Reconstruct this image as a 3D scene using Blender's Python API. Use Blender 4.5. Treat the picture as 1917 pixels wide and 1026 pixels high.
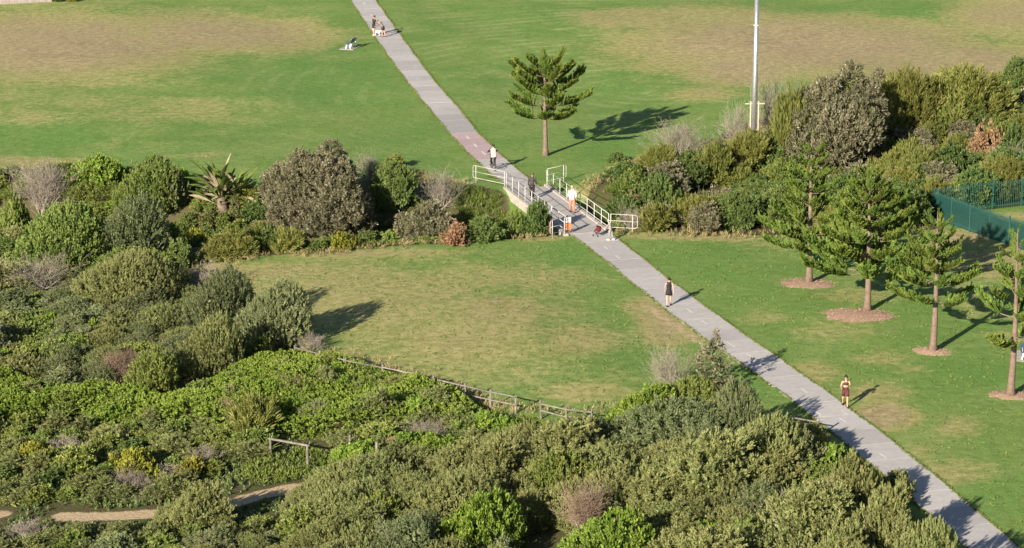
import bpy, math, random
import numpy as np
from mathutils import Vector, Matrix

# ------------------------------------------------------------------ clean
for o in list(bpy.data.objects):
    bpy.data.objects.remove(o, do_unlink=True)
SC = bpy.context.scene
COL = SC.collection
R = math.radians

# ------------------------------------------------------------------ camera
FPX, W, H = 5000.0, 1917.0, 1026.0
CAM_H, PITCH = 42.0, R(14.84)
cam_d = bpy.data.cameras.new('camera')
cam_d.sensor_width = 36.0
cam_d.lens = 36.0 * FPX / W
cam_d.clip_start, cam_d.clip_end = 1.0, 4000.0
cam = bpy.data.objects.new('camera', cam_d)
COL.objects.link(cam)
cam.location = (0, 0, CAM_H)
cam.rotation_euler = (R(90) - PITCH, 0, 0)
SC.camera = cam

# ------------------------------------------------------------------ light
SUN_EL, SHADOW_AZ = R(21.0), R(30.0)
wd = bpy.data.worlds.new('World')
SC.world = wd
wd.use_nodes = True
wn = wd.node_tree.nodes
wn.clear()
wo = wn.new('ShaderNodeOutputWorld')
wb = wn.new('ShaderNodeBackground')
ws = wn.new('ShaderNodeTexSky')
ws.sky_type = 'NISHITA'
ws.sun_disc = False
ws.sun_elevation = SUN_EL
ws.sun_rotation = SHADOW_AZ + math.pi
ws.air_density, ws.dust_density, ws.ozone_density = 0.9, 0.4, 1.0
wb.inputs['Strength'].default_value = 0.05
wd.node_tree.links.new(ws.outputs[0], wb.inputs[0])
wd.node_tree.links.new(wb.outputs[0], wo.inputs[0])
sd = bpy.data.lights.new('sun', 'SUN')
sd.energy, sd.angle, sd.color = 5.0, R(0.53), (1.0, 0.90, 0.74)
sun = bpy.data.objects.new('sun', sd)
COL.objects.link(sun)
sdir = Vector((math.sin(SHADOW_AZ) * math.cos(SUN_EL), math.cos(SHADOW_AZ) * math.cos(SUN_EL), -math.sin(SUN_EL)))
sun.rotation_euler = sdir.to_track_quat('-Z', 'Y').to_euler()
sun.location = (-60, -60, 80)
SC.view_settings.view_transform = 'Standard'
SC.view_settings.look = 'None'
SC.view_settings.exposure = 1.08
SC.view_settings.gamma = 1.0
SC.view_settings.use_curve_mapping = False
SC.render.engine = 'CYCLES'
SC.cycles.max_bounces = 6
SC.cycles.diffuse_bounces = 3
SC.cycles.transmission_bounces = 3
SC.cycles.use_denoising = True

# ------------------------------------------------------------------ projection helpers (photo pixel -> place on the terrain)
CP, SP = math.cos(PITCH), math.sin(PITCH)


def ray(u, v):
    a, b = (u - W / 2) / FPX, (H / 2 - v) / FPX
    return np.array([a, CP + b * SP, -SP + b * CP])


def flat(u, v, z=0.0):
    d = ray(u, v)
    t = (z - CAM_H) / d[2]
    return np.array([d[0] * t, d[1] * t])


def polyline(px):
    return np.array([flat(u, v) for u, v in px])


def dist_poly(P, L, closed=False):
    """distance of points P (n,2) to polyline L (m,2)"""
    n = len(L)
    out = np.full(len(P), 1e9)
    for i in range(n if closed else n - 1):
        a, b = L[i], L[(i + 1) % n]
        ab = b - a
        t = np.clip(((P - a) @ ab) / (ab @ ab + 1e-12), 0, 1)
        q = a + t[:, None] * ab
        out = np.minimum(out, np.hypot(*(P - q).T))
    return out


def inside(P, L):
    r = np.zeros(len(P), bool)
    x, y = P[:, 0], P[:, 1]
    n = len(L)
    for i in range(n):
        (x1, y1), (x2, y2) = L[i], L[(i + 1) % n]
        c = (y1 > y) != (y2 > y)
        with np.errstate(divide='ignore', invalid='ignore'):
            xi = (x2 - x1) * (y - y1) / (y2 - y1 + 1e-15) + x1
        r ^= c & (x < xi)
    return r


def smooth(x):
    x = np.clip(x, 0, 1)
    return x * x * (3 - 2 * x)


def soft_in(P, L, w):
    s = dist_poly(P, L, True)
    s = np.where(inside(P, L), s, -s)
    return smooth(s / (2 * w) + 0.5)


# ------------------------------------------------------------------ path geometry (edges read off the photo, turned into metres)
LEFT = [(640, -25), (655, 0), (697, 63), (746, 133), (775, 170), (808, 210), (842, 252), (890, 302), (932, 337), (952, 352)]
RIGHT = [(687, -25), (703, 0), (748, 63), (799, 133), (829, 170), (866, 210), (897, 252), (951, 302), (993, 337), (1014, 352)]
LEFT2 = [(1063, 437), (1120, 477), (1173, 522), (1220, 560), (1260, 592), (1323, 638), (1390, 684), (1453, 727), (1520, 780), (1610, 854), (1693, 924), (1793, 1012), (1880, 1090)]
RIGHT2 = [(1142, 437), (1197, 477), (1248, 522), (1303, 560), (1345, 592), (1410, 638), (1478, 684), (1538, 727), (1612, 780), (1707, 854), (1790, 924), (1892, 1012), (1985, 1090)]
pathL1, pathR1 = polyline(LEFT), polyline(RIGHT)
pathL2, pathR2 = polyline(LEFT2), polyline(RIGHT2)
C1, C2 = (pathL1 + pathR1) / 2, (pathL2 + pathR2) / 2
BR_A, BR_B = flat(986, 352), flat(1099, 437)          # bridge ends on the axis
PATH_ALL = np.vstack([C1, C2])
GULLY = polyline([(-500, 395), (0, 400), (300, 412), (550, 418), (800, 412), (1043, 393), (1250, 378), (1450, 345), (1700, 305), (2300, 270)])


def gz(x, y):
    x, y = np.atleast_1d(np.asarray(x, float)), np.atleast_1d(np.asarray(y, float))
    P = np.stack([x, y], 1)
    g = -2.3 * smooth(1.25 - dist_poly(P, GULLY) / 5.6)
    und = (0.16 * np.sin(x * .11 + y * .05) + 0.13 * np.sin(y * .13 - x * .06 + 1.7) + 0.07 * np.sin(x * .31 + 2.1) * np.sin(y * .27))
    m = smooth((dist_poly(P, PATH_ALL) - 2.4) / 9.0)
    return g + und * m


def ground_at(u, v):
    x, y = flat(u, v)
    for _ in range(6):
        z = float(gz(x, y)[0])
        x, y = flat(u, v, z)
    return np.array([x, y, float(gz(x, y)[0])])


def px_per_m(p):
    return FPX / (p[1] * CP - (p[2] - CAM_H) * SP)


# ------------------------------------------------------------------ object helpers
def link(name, data, parent=None):
    o = bpy.data.objects.new(name, data)
    COL.objects.link(o)
    if parent is not None:
        o.parent = parent
    return o


def tag(o, label=None, cat=None, group=None, kind=None):
    if label: o['label'] = label
    if cat: o['category'] = cat
    if group: o['group'] = group
    if kind: o['kind'] = kind
    return o


def empty(name, loc, rz=0.0, **k):
    o = link(name, None)
    o.empty_display_size = 0.2
    o.location = loc
    o.rotation_euler = (0, 0, rz)
    return tag(o, **k)


def mesh_quads(name, V, Q, mat, tint=None, smooth_shade=False, extra=None):
    V, Q = np.asarray(V, np.float32), np.asarray(Q, np.int32)
    me = bpy.data.meshes.new(name)
    me.vertices.add(len(V))
    me.vertices.foreach_set('co', V.ravel())
    me.loops.add(Q.size)
    me.loops.foreach_set('vertex_index', Q.ravel())
    me.polygons.add(len(Q))
    me.polygons.foreach_set('loop_start', np.arange(0, Q.size, 4, dtype=np.int32))
    if smooth_shade:
        me.polygons.foreach_set('use_smooth', np.ones(len(Q), bool))
    me.update(calc_edges=True)
    if tint is not None:
        a = me.attributes.new('tint', 'FLOAT', 'POINT')
        a.data.foreach_set('value', np.asarray(tint, np.float32))
    for k, arr in (extra or {}).items():
        a = me.attributes.new(k, 'FLOAT', 'POINT')
        a.data.foreach_set('value', np.asarray(arr, np.float32))
    if mat: me.materials.append(mat)
    return me


class MB:
    """collects boxes, prisms and tubes; build() links ONE mesh"""
    def __init__(self):
        self.v, self.f = [], []

    def add(self, V, F):
        b = len(self.v)
        self.v += [tuple(map(float, p)) for p in V]
        self.f += [tuple(b + i for i in f) for f in F]
        return self

    def box(self, c, s, rot=None):
        V = [Vector((sx * s[0] / 2, sy * s[1] / 2, sz * s[2] / 2)) for sz in (-1, 1) for sy in (-1, 1) for sx in (-1, 1)]
        if rot is not None:
            V = [rot @ p for p in V]
        V = [p + Vector(c) for p in V]
        return self.add(V, [(0, 2, 3, 1), (4, 5, 7, 6), (0, 1, 5, 4), (2, 6, 7, 3), (0, 4, 6, 2), (1, 3, 7, 5)])

    def bar(self, a, b, w, h):
        a, b = Vector(a), Vector(b)
        d = b - a
        q = d.to_track_quat('X', 'Z').to_matrix()
        return self.box((a + b) / 2, (d.length, w, h), q)

    def tube(self, pts, rad, n=8, cap=True, flat_=1.0):
        pts = [Vector(p) for p in pts]
        if not hasattr(rad, '__len__'): rad = [rad] * len(pts)
        V, F = [], []
        ref = None
        for i, p in enumerate(pts):
            d = (pts[min(i + 1, len(pts) - 1)] - pts[max(i - 1, 0)]).normalized()
            if ref is None:
                ref = Vector((1, 0, 0)) if abs(d.x) < .8 else Vector((0, 1, 0))
            a = (ref - d * ref.dot(d)).normalized()
            ref = a
            b = d.cross(a)
            for k in range(n):
                t = 2 * math.pi * k / n
                V.append(p + a * (math.cos(t) * rad[i]) + b * (math.sin(t) * rad[i] * flat_))
        for i in range(len(pts) - 1):
            for k in range(n):
                F.append((i * n + k, i * n + (k + 1) % n, (i + 1) * n + (k + 1) % n, (i + 1) * n + k))
        if cap:
            F.append(tuple(range(n))[::-1])
            F.append(tuple((len(pts) - 1) * n + k for k in range(n)))
        return self.add(V, F)

    def rings(self, rings, cap=True):
        """rings: list of lists of points, all the same count"""
        n = len(rings[0])
        V = [p for r in rings for p in r]
        F = []
        for i in range(len(rings) - 1):
            for k in range(n):
                F.append((i * n + k, i * n + (k + 1) % n, (i + 1) * n + (k + 1) % n, (i + 1) * n + k))
        if cap:
            F.append(tuple(range(n))[::-1])
            F.append(tuple((len(rings) - 1) * n + k for k in range(n)))
        return self.add(V, F)

    def ball(self, c, r, nu=10, nv=7):
        rr = r if hasattr(r, '__len__') else (r, r, r)
        rings = []
        for i in range(nv):
            t = -math.pi / 2 + math.pi * (i + .35) / (nv - .3)
            rings.append([(c[0] + rr[0] * math.cos(t) * math.cos(2 * math.pi * k / nu), c[1] + rr[1] * math.cos(t) * math.sin(2 * math.pi * k / nu), c[2] + rr[2] * math.sin(t)) for k in range(nu)])
        return self.rings(rings)

    def torus(self, c, axis, Rr, r, n=22, m=6):
        ax = Vector(axis).normalized()
        a = ax.orthogonal().normalized()
        b = ax.cross(a)
        V, F = [], []
        for i in range(n):
            t = 2 * math.pi * i / n
            e = a * math.cos(t) + b * math.sin(t)
            for j in range(m):
                s = 2 * math.pi * j / m
                V.append(Vector(c) + e * (Rr + r * math.cos(s)) + ax * (r * math.sin(s)))
        for i in range(n):
            for j in range(m):
                F.append((i * m + j, ((i + 1) % n) * m + j, ((i + 1) % n) * m + (j + 1) % m, i * m + (j + 1) % m))
        return self.add(V, F)

    def mesh(self, name, mat, smooth_shade=False):
        me = bpy.data.meshes.new(name)
        me.from_pydata(self.v, [], self.f)
        if smooth_shade:
            me.polygons.foreach_set('use_smooth', np.ones(len(me.polygons), bool))
        if mat: me.materials.append(mat)
        me.update()
        return me

    def build(self, name, mat, parent=None, smooth_shade=False):
        return link(name, self.mesh(name, mat, smooth_shade), parent)


# ------------------------------------------------------------------ materials
def new_mat(name):
    m = bpy.data.materials.new(name)
    m.use_nodes = True
    nt = m.node_tree
    return m, nt, nt.nodes['Principled BSDF'], nt.nodes['Material Output']


def node(nt, t, **k):
    n = nt.nodes.new(t)
    for a, b in k.items():
        if a == 'inp':
            for i, val in b.items(): n.inputs[i].default_value = val
        else:
            setattr(n, a, b)
    return n


def rgba(c): return (c[0], c[1], c[2], 1.0)


def mixc(nt, fac, a, b, blend='MIX'):
    n = nt.nodes.new('ShaderNodeMix')
    n.data_type = 'RGBA'
    n.blend_type = blend
    for i, s in ((0, fac), (6, a), (7, b)):
        if hasattr(s, 'default_value') or hasattr(s, 'links'): nt.links.new(s, n.inputs[i])
        elif i == 0: n.inputs[0].default_value = s
        else: n.inputs[i].default_value = rgba(s)
    return n.outputs[2]


def math_n(nt, op, a, b=None, clamp=False, c=None):
    n = nt.nodes.new('ShaderNodeMath')
    n.operation = op
    n.use_clamp = clamp
    for i, s in ((0, a), (1, b), (2, c)):
        if s is None: continue
        if hasattr(s, 'links'): nt.links.new(s, n.inputs[i])
        else: n.inputs[i].default_value = s
    return n.outputs[0]


def noise(nt, vec, scale, detail=3.0, rough=.55, dist=0.0):
    n = nt.nodes.new('ShaderNodeTexNoise')
    n.inputs['Scale'].default_value = scale
    n.inputs['Detail'].default_value = detail
    n.inputs['Roughness'].default_value = rough
    n.inputs['Distortion'].default_value = dist
    if vec is not None: nt.links.new(vec, n.inputs['Vector'])
    return n.outputs[0]


def ramp(nt, fac, lo, hi):
    n = nt.nodes.new('ShaderNodeMapRange')
    n.interpolation_type = 'SMOOTHSTEP'
    n.inputs[1].default_value, n.inputs[2].default_value = lo, hi
    nt.links.new(fac, n.inputs[0])
    return n.outputs[0]


def bump(nt, bsdf, height, strength, dist):
    b = nt.nodes.new('ShaderNodeBump')
    b.inputs['Strength'].default_value = strength
    b.inputs['Distance'].default_value = dist
    nt.links.new(height, b.inputs['Height'])
    nt.links.new(b.outputs[0], bsdf.inputs['Normal'])


def surf_mat(name, a, b=None, scale=4.0, rough=.7, metal=0.0, bumpy=0.0, bscale=30.0, spec=.3, per_object=0.0, stain=None):
    m, nt, bs, out = new_mat(name)
    geo = nt.nodes.new('ShaderNodeTexCoord')
    vec = geo.outputs['Object']
    if b is None: b = tuple(c * .75 for c in a)
    c = mixc(nt, ramp(nt, noise(nt, vec, scale, 5, .6), .35, .68), a, b)
    if stain:
        c = mixc(nt, math_n(nt, 'MULTIPLY', ramp(nt, noise(nt, vec, scale * .37, 4, .65), .5, .72), stain[1]), c, stain[0])
    if per_object:
        oi = nt.nodes.new('ShaderNodeObjectInfo')
        k = math_n(nt, 'MULTIPLY_ADD', oi.outputs['Random'], 2 * per_object, c=1 - per_object)
        hsv = nt.nodes.new('ShaderNodeHueSaturation')
        nt.links.new(k, hsv.inputs['Value'])
        nt.links.new(c, hsv.inputs['Color'])
        c = hsv.outputs[0]
    nt.links.new(c, bs.inputs['Base Color'])
    bs.inputs['Roughness'].default_value = rough
    bs.inputs['Metallic'].default_value = metal
    bs.inputs['Specular IOR Level'].default_value = spec
    if bumpy: bump(nt, bs, noise(nt, vec, bscale, 4), bumpy, .02)
    return m


def leaf_mat(name, a, b, c=None, trans=.2, rough=.55, hue=.03, val=.18, spec=.25):
    """a..b by the tint written on each tuft, a few leaves go to c"""
    m, nt, bs, out = new_mat(name)
    at = node(nt, 'ShaderNodeAttribute', attribute_name='tint')
    col = mixc(nt, at.outputs['Fac'], a, b)
    if c is not None:
        col = mixc(nt, ramp(nt, at.outputs['Fac'], .86, 1.0), col, c)
    oi = nt.nodes.new('ShaderNodeObjectInfo')
    hs = nt.nodes.new('ShaderNodeHueSaturation')
    nt.links.new(col, hs.inputs['Color'])
    nt.links.new(math_n(nt, 'MULTIPLY_ADD', oi.outputs['Random'], 2 * hue, c=.5 - hue), hs.inputs['Hue'])
    r2 = math_n(nt, 'FRACT', math_n(nt, 'MULTIPLY', oi.outputs['Random'], 7.31))
    nt.links.new(math_n(nt, 'MULTIPLY_ADD', r2, 2 * val, c=1 - val), hs.inputs['Value'])
    col = hs.outputs[0]
    nt.links.new(col, bs.inputs['Base Color'])
    bs.inputs['Roughness'].default_value = rough
    bs.inputs['Specular IOR Level'].default_value = spec
    tr = nt.nodes.new('ShaderNodeBsdfTranslucent')
    nt.links.new(col, tr.inputs['Color'])
    mx = nt.nodes.new('ShaderNodeMixShader')
    mx.inputs[0].default_value = trans
    nt.links.new(bs.outputs[0], mx.inputs[1])
    nt.links.new(tr.outputs[0], mx.inputs[2])
    nt.links.new(mx.outputs[0], out.inputs['Surface'])
    return m


M = {}
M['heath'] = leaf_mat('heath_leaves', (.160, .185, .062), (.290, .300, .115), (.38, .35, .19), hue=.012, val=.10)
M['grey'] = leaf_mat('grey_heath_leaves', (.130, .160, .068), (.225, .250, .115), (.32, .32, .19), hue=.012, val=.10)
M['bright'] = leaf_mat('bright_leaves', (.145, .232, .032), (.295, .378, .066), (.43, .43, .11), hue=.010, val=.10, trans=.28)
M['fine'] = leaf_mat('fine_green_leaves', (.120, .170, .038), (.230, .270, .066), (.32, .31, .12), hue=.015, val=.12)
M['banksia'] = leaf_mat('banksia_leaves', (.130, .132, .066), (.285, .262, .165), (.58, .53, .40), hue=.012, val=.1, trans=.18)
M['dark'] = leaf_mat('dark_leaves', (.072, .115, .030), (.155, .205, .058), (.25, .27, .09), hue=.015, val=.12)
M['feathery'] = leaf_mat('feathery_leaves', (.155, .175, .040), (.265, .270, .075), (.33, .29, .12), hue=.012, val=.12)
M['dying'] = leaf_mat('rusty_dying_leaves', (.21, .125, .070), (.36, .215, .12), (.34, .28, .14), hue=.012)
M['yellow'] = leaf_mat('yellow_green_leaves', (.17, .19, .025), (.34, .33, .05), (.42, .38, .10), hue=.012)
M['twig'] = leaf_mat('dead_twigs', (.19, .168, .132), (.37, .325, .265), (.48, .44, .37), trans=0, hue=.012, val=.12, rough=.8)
M['brown_twig'] = leaf_mat('brown_dead_twigs', (.20, .135, .098), (.37, .265, .20), (.48, .38, .30), trans=0, hue=.01, val=.1, rough=.8)
M['stem'] = surf_mat('shrub_stems', (.20, .155, .115), (.11, .085, .062), 6, .85)
M['deadwood'] = surf_mat('bleached_dead_wood', (.42, .37, .31), (.27, .22, .175), 6, .85)
M['pine'] = leaf_mat('pine_needles', (.105, .168, .030), (.222, .285, .058), (.30, .32, .09), trans=.2, hue=.015, val=.08)
M['pinebark'] = surf_mat('pine_bark', (.20, .142, .108), (.135, .095, .072), 5, .85, bumpy=.6, bscale=14, stain=((.27, .20, .155), .6))
M['grass'] = leaf_mat('long_grass', (.10, .155, .025), (.22, .25, .055), (.36, .30, .14), hue=0, val=0)
M['drygrass'] = leaf_mat('dry_grass', (.26, .215, .095), (.42, .34, .18), (.30, .31, .10), hue=0, val=0)
M['herb'] = leaf_mat('ground_herbs', (.085, .130, .045), (.165, .215, .065), (.33, .34, .24), hue=0, val=0)
M['mulch'] = leaf_mat('bark_mulch', (.30, .195, .135), (.46, .325, .235), (.56, .44, .33), trans=0, hue=.01, val=.12, rough=.9)
M['paint'] = surf_mat('white_rail_paint', (.54, .53, .51), (.45, .435, .41), 3, .5, stain=((.38, .30, .22), .5))
M['galv'] = surf_mat('galvanised_steel', (.55, .56, .57), (.42, .43, .45), 5, .38, metal=.75)
M['cream'] = surf_mat('cream_steel_post', (.55, .49, .36), (.46, .39, .28), 3, .55, stain=((.40, .22, .12), .4))
M['rust'] = surf_mat('rusty_steel', (.36, .20, .11), (.24, .12, .06), 8, .8)
M['concrete'] = surf_mat('weathered_concrete', (.47, .43, .38), (.36, .32, .28), 2.5, .9, bumpy=.3, bscale=25, stain=((.22, .19, .15), .55))
M['timber'] = surf_mat('weathered_timber', (.21, .185, .16), (.145, .125, .105), 5, .85, bumpy=.4, bscale=20, per_object=.2, stain=((.33, .30, .26), .6))
M['redtimber'] = surf_mat('red_brown_timber', (.40, .20, .13), (.28, .14, .09), 5, .8)
M['paling'] = surf_mat('grey_palings', (.33, .28, .265), (.25, .21, .20), 4, .85, per_object=.14)
M['greensteel'] = surf_mat('green_fence_steel', (.030, .105, .088), (.024, .08, .07), 4, .45)
M['white_metal'] = surf_mat('white_painted_metal', (.82, .81, .78), (.74, .73, .70), 4, .5)
M['bluegrey'] = surf_mat('blue_grey_slats', (.10, .155, .22), (.075, .115, .17), 4, .55)
M['orange'] = surf_mat('orange_plastic', (.78, .20, .07), (.68, .17, .06), 6, .5)
M['white'] = surf_mat('white_plastic', (.66, .65, .64), (.58, .57, .56), 5, .5)
M['red'] = surf_mat('dark_red_plastic', (.17, .032, .036), (.12, .025, .028), 6, .5)
M['black'] = surf_mat('black_rubber', (.022, .022, .024), (.035, .034, .034), 12, .7)
M['darkmetal'] = surf_mat('dark_metal', (.06, .06, .065), (.04, .04, .045), 6, .45, metal=.3)


def simple(name, c, rough=.75):
    return surf_mat(name, c, tuple(x * .8 for x in c), 9, rough)


SKIN = simple('skin', (.58, .34, .24), .55)
SKIN2 = simple('tanned_skin', (.45, .26, .18), .55)
HAIR_D = simple('dark_hair', (.022, .015, .012), .5)
HAIR_B = simple('brown_hair', (.13, .075, .045), .5)
HAIR_G = simple('grey_hair', (.42, .36, .32), .6)
CL_BLACK = simple('black_cloth', (.020, .018, .020))
CL_CHAR = simple('charcoal_cloth', (.055, .050, .052))
CL_MAROON = simple('maroon_cloth', (.11, .030, .035))
CL_GREY = simple('grey_cloth', (.20, .175, .165))
CL_WHITE = simple('white_cloth', (.80, .77, .74))
CL_CREAM = simple('cream_cloth', (.82, .77, .58))
CL_RUST = simple('rust_cloth', (.58, .21, .13))
CL_PALE = simple('pale_grey_cloth', (.30, .28, .27))
DOGFUR = simple('white_fur', (.74, .68, .60), .9)


def ground_material():
    m, nt, bs, out = new_mat('park_ground')
    tc = nt.nodes.new('ShaderNodeTexCoord')
    vec = tc.outputs['Object']
    A = {k: node(nt, 'ShaderNodeAttribute', attribute_name=k).outputs['Fac'] for k in ('dry', 'soil', 'sand', 'lush', 'mow')}
    n_big = noise(nt, vec, .045, 4, .6)
    n_mid = noise(nt, vec, .22, 5, .62, .4)
    n_fine = noise(nt, vec, 1.7, 6, .7)
    n_px = noise(nt, vec, 7.0, 4, .75)
    green = mixc(nt, ramp(nt, n_mid, .32, .70), (.138, .236, .054), (.205, .275, .080))
    green = mixc(nt, math_n(nt, 'MULTIPLY', ramp(nt, n_big, .48, .72), .45), green, (.268, .300, .096))
    green = mixc(nt, math_n(nt, 'MULTIPLY', A['lush'], .75), green, (.122, .236, .054))
    # faint mowing arcs
    mp = nt.nodes.new('ShaderNodeMapping')
    mp.inputs['Location'].default_value = tuple(-c for c in flat(1230, 170)) + (0,)
    nt.links.new(vec, mp.inputs['Vector'])
    wv = nt.nodes.new('ShaderNodeTexWave')
    wv.wave_type, wv.rings_direction = 'RINGS', 'Z'
    wv.inputs['Scale'].default_value = .16
    wv.inputs['Distortion'].default_value = 2.2
    wv.inputs['Detail'].default_value = 3
    wv.inputs['Detail Scale'].default_value = .6
    nt.links.new(mp.outputs[0], wv.inputs['Vector'])
    mow = math_n(nt, 'MULTIPLY', ramp(nt, wv.outputs['Fac'], .55, 1.0), math_n(nt, 'MULTIPLY', ramp(nt, n_mid, .40, .60), math_n(nt, 'MULTIPLY_ADD', A['mow'], .75, c=.08)))
    green = mixc(nt, mow, green, (.30, .36, .14))
    # dry grass
    drycol = mixc(nt, ramp(nt, n_fine, .3, .7), (.318, .258, .140), (.392, .315, .178))
    drycol = mixc(nt, math_n(nt, 'MULTIPLY', ramp(nt, n_mid, .5, .7), .5), drycol, (.275, .205, .125))
    olive = mixc(nt, ramp(nt, n_fine, .3, .7), (.285, .285, .104), (.345, .318, .132))
    dn = math_n(nt, 'ADD', A['dry'], math_n(nt, 'MULTIPLY', math_n(nt, 'SUBTRACT', n_mid, .5), .55))
    dn = math_n(nt, 'ADD', dn, math_n(nt, 'MULTIPLY', math_n(nt, 'SUBTRACT', n_fine, .5), .55))
    col = mixc(nt, ramp(nt, dn, .14, .52), green, olive)
    col = mixc(nt, ramp(nt, dn, .42, .98), col, drycol)
    # fine mottling of blades
    hs = nt.nodes.new('ShaderNodeHueSaturation')
    nt.links.new(col, hs.inputs['Color'])
    k = math_n(nt, 'MULTIPLY_ADD', n_px, 1.1, c=.45)
    k2 = math_n(nt, 'MULTIPLY_ADD', n_fine, 1.0, c=.50)
    nt.links.new(math_n(nt, 'MULTIPLY', k, k2), hs.inputs['Value'])
    col = hs.outputs[0]
    soil = mixc(nt, ramp(nt, n_fine, .35, .65), (.105, .085, .045), (.085, .095, .035))
    col = mixc(nt, ramp(nt, math_n(nt, 'ADD', A['soil'], math_n(nt, 'MULTIPLY', math_n(nt, 'SUBTRACT', n_fine, .5), .6)), .35, .65), col, soil)
    sand = mixc(nt, ramp(nt, n_px, .3, .7), (.52, .40, .255), (.43, .32, .20))
    col = mixc(nt, ramp(nt, math_n(nt, 'ADD', A['sand'], math_n(nt, 'MULTIPLY', math_n(nt, 'SUBTRACT', n_fine, .5), .7)), .40, .62), col, sand)
    nt.links.new(col, bs.inputs['Base Color'])
    bs.inputs['Roughness'].default_value = .95
    bs.inputs['Specular IOR Level'].default_value = .1
    hgt = math_n(nt, 'ADD', n_px, math_n(nt, 'MULTIPLY', n_fine, 1.5))
    bump(nt, bs, hgt, .8, .07)
    return m


M['ground'] = ground_material()


def path_material(name, a, b):
    m, nt, bs, out = new_mat(name)
    g = nt.nodes.new('ShaderNodeNewGeometry')
    vec = g.outputs['Position']
    n1, n2, n3 = noise(nt, vec, .35, 4, .6), noise(nt, vec, 2.2, 5, .65), noise(nt, vec, 16, 3, .7)
    c = mixc(nt, ramp(nt, n2, .3, .72), a, b)
    c = mixc(nt, math_n(nt, 'MULTIPLY', ramp(nt, n1, .48, .7), .35), c, tuple(x * .72 for x in a))
    oi = nt.nodes.new('ShaderNodeObjectInfo')
    hs = nt.nodes.new('ShaderNodeHueSaturation')
    nt.links.new(c, hs.inputs['Color'])
    k = math_n(nt, 'MULTIPLY', math_n(nt, 'MULTIPLY_ADD', oi.outputs['Random'], .2, c=.90), math_n(nt, 'MULTIPLY_ADD', n3, .3, c=.85))
    nt.links.new(k, hs.inputs['Value'])
    nt.links.new(hs.outputs[0], bs.inputs['Base Color'])
    bs.inputs['Roughness'].default_value = .9
    bs.inputs['Specular IOR Level'].default_value = .2
    bump(nt, bs, n3, .25, .01)
    return m


M['slab'] = path_material('path_concrete', (.455, .43, .42), (.395, .375, .37))
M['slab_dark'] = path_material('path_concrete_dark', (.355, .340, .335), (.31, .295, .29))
M['slab_pink'] = path_material('path_concrete_pink', (.43, .325, .33), (.385, .285, .295))
M['deck'] = path_material('deck_concrete', (.41, .385, .37), (.36, .335, .325))
M['mark'] = surf_mat('worn_white_paint', (.66, .65, .64), (.50, .485, .475), 6, .8)

# ------------------------------------------------------------------ ground sheet
THICKETS = {
    'left': [(-150, 318), (100, 312), (240, 312), (335, 345), (350, 365), (500, 380), (690, 345), (720, 320), (790, 335), (880, 345), (950, 360), (960, 390), (1060, 432), (1030, 440), (960, 437), (780, 455), (640, 467), (470, 478), (380, 490), (440, 540), (560, 600), (560, 650), (700, 690), (840, 725), (930, 770), (1000, 790), (1100, 790), (1200, 775), (1290, 760), (1400, 775), (1500, 800), (1590, 865), (1680, 935), (1780, 1026), (1900, 1180), (-300, 1180), (-300, 318)],
    'right': [(1095, 395), (1095, 360), (1130, 320), (1230, 280), (1330, 285), (1350, 250), (1400, 230), (1480, 215), (1700, 205), (1800, 195), (2050, 170), (2050, 368), (1905, 384), (1750, 402), (1740, 408), (1680, 425), (1560, 440), (1400, 436), (1200, 434), (1150, 428)],
}
SANDY = [[(-40, 962), (0, 958)], [(118, 960), (230, 958), (310, 950)], [(385, 938), (430, 932), (480, 917), (530, 905), (572, 898)], [(310, 950), (385, 938)], [(700, 848), (770, 828)]]
DRY = [  # (u, v, ru, rv, strength)
    (110, 85, 260, 62, 1.0), (400, 62, 230, 42, .85), (560, 62, 80, 22, .5), (20, 130, 160, 26, .6), (180, 160, 60, 14, .45), (300, 205, 260, 34, .32), (60, 200, 160, 40, .3),
    (30, 297, 150, 10, .55), (360, 296, 80, 6, .4), (260, 268, 130, 14, .25), (60, 222, 60, 8, .4), (330, 18, 200, 14, .3),
    (1500, 85, 330, 55, 1.0), (1180, 38, 120, 26, .6), (1330, 40, 180, 30, .6), (1800, 120, 220, 48, .9), (1650, 60, 200, 30, .7), (1890, 25, 120, 40, .75), (1320, 175, 80, 16, .5),
    (1390, 130, 110, 30, .9), (1020, 120, 60, 14, .2),
    (520, 505, 140, 20, .6), (400, 500, 60, 16, .9), (680, 560, 280, 80, .56), (930, 590, 110, 40, .62), (840, 650, 290, 80, .50), (1090, 640, 110, 34, .52), (700, 640, 150, 30, .4), (740, 490, 300, 14, .35),
    (960, 520, 200, 40, .40), (1245, 600, 52, 48, .85), (1200, 572, 40, 16, .6), (1300, 625, 30, 14, .7), (1100, 738, 120, 22, .5), (800, 710, 80, 20, .35), (1060, 575, 70, 30, .3),
    (1010, 446, 50, 6, .8), (1300, 442, 150, 7, .7), (700, 474, 220, 8, .6), (1450, 455, 120, 14, .3),
    (1655, 778, 58, 27, 1.0), (1640, 735, 70, 20, .5), (1520, 700, 60, 26, .5), (1640, 672, 70, 16, .42), (1560, 620, 120, 24, .32), (1600, 555, 110, 16, .38), (1820, 560, 90, 40, .35),
    (1800, 800, 50, 22, .45), (1790, 880, 80, 30, .45), (1430, 600, 90, 20, .3), (1700, 690, 60, 14, .35), (1870, 490, 90, 36, .7), (1790, 440, 70, 16, .85), (1740, 425, 30, 9, .9), (1610, 830, 60, 26, .4),
    (1720, 850, 40, 20, .4), (1870, 620, 60, 12, .3), (1160, 700, 60, 20, .3), (900, 400, 40, 10, .3), (1900, 405, 60, 10, .55), (1120, 350, 40, 10, .6),
    (60, 8, 200, 6, .4), (1180, 300, 40, 8, .5)]
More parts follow.
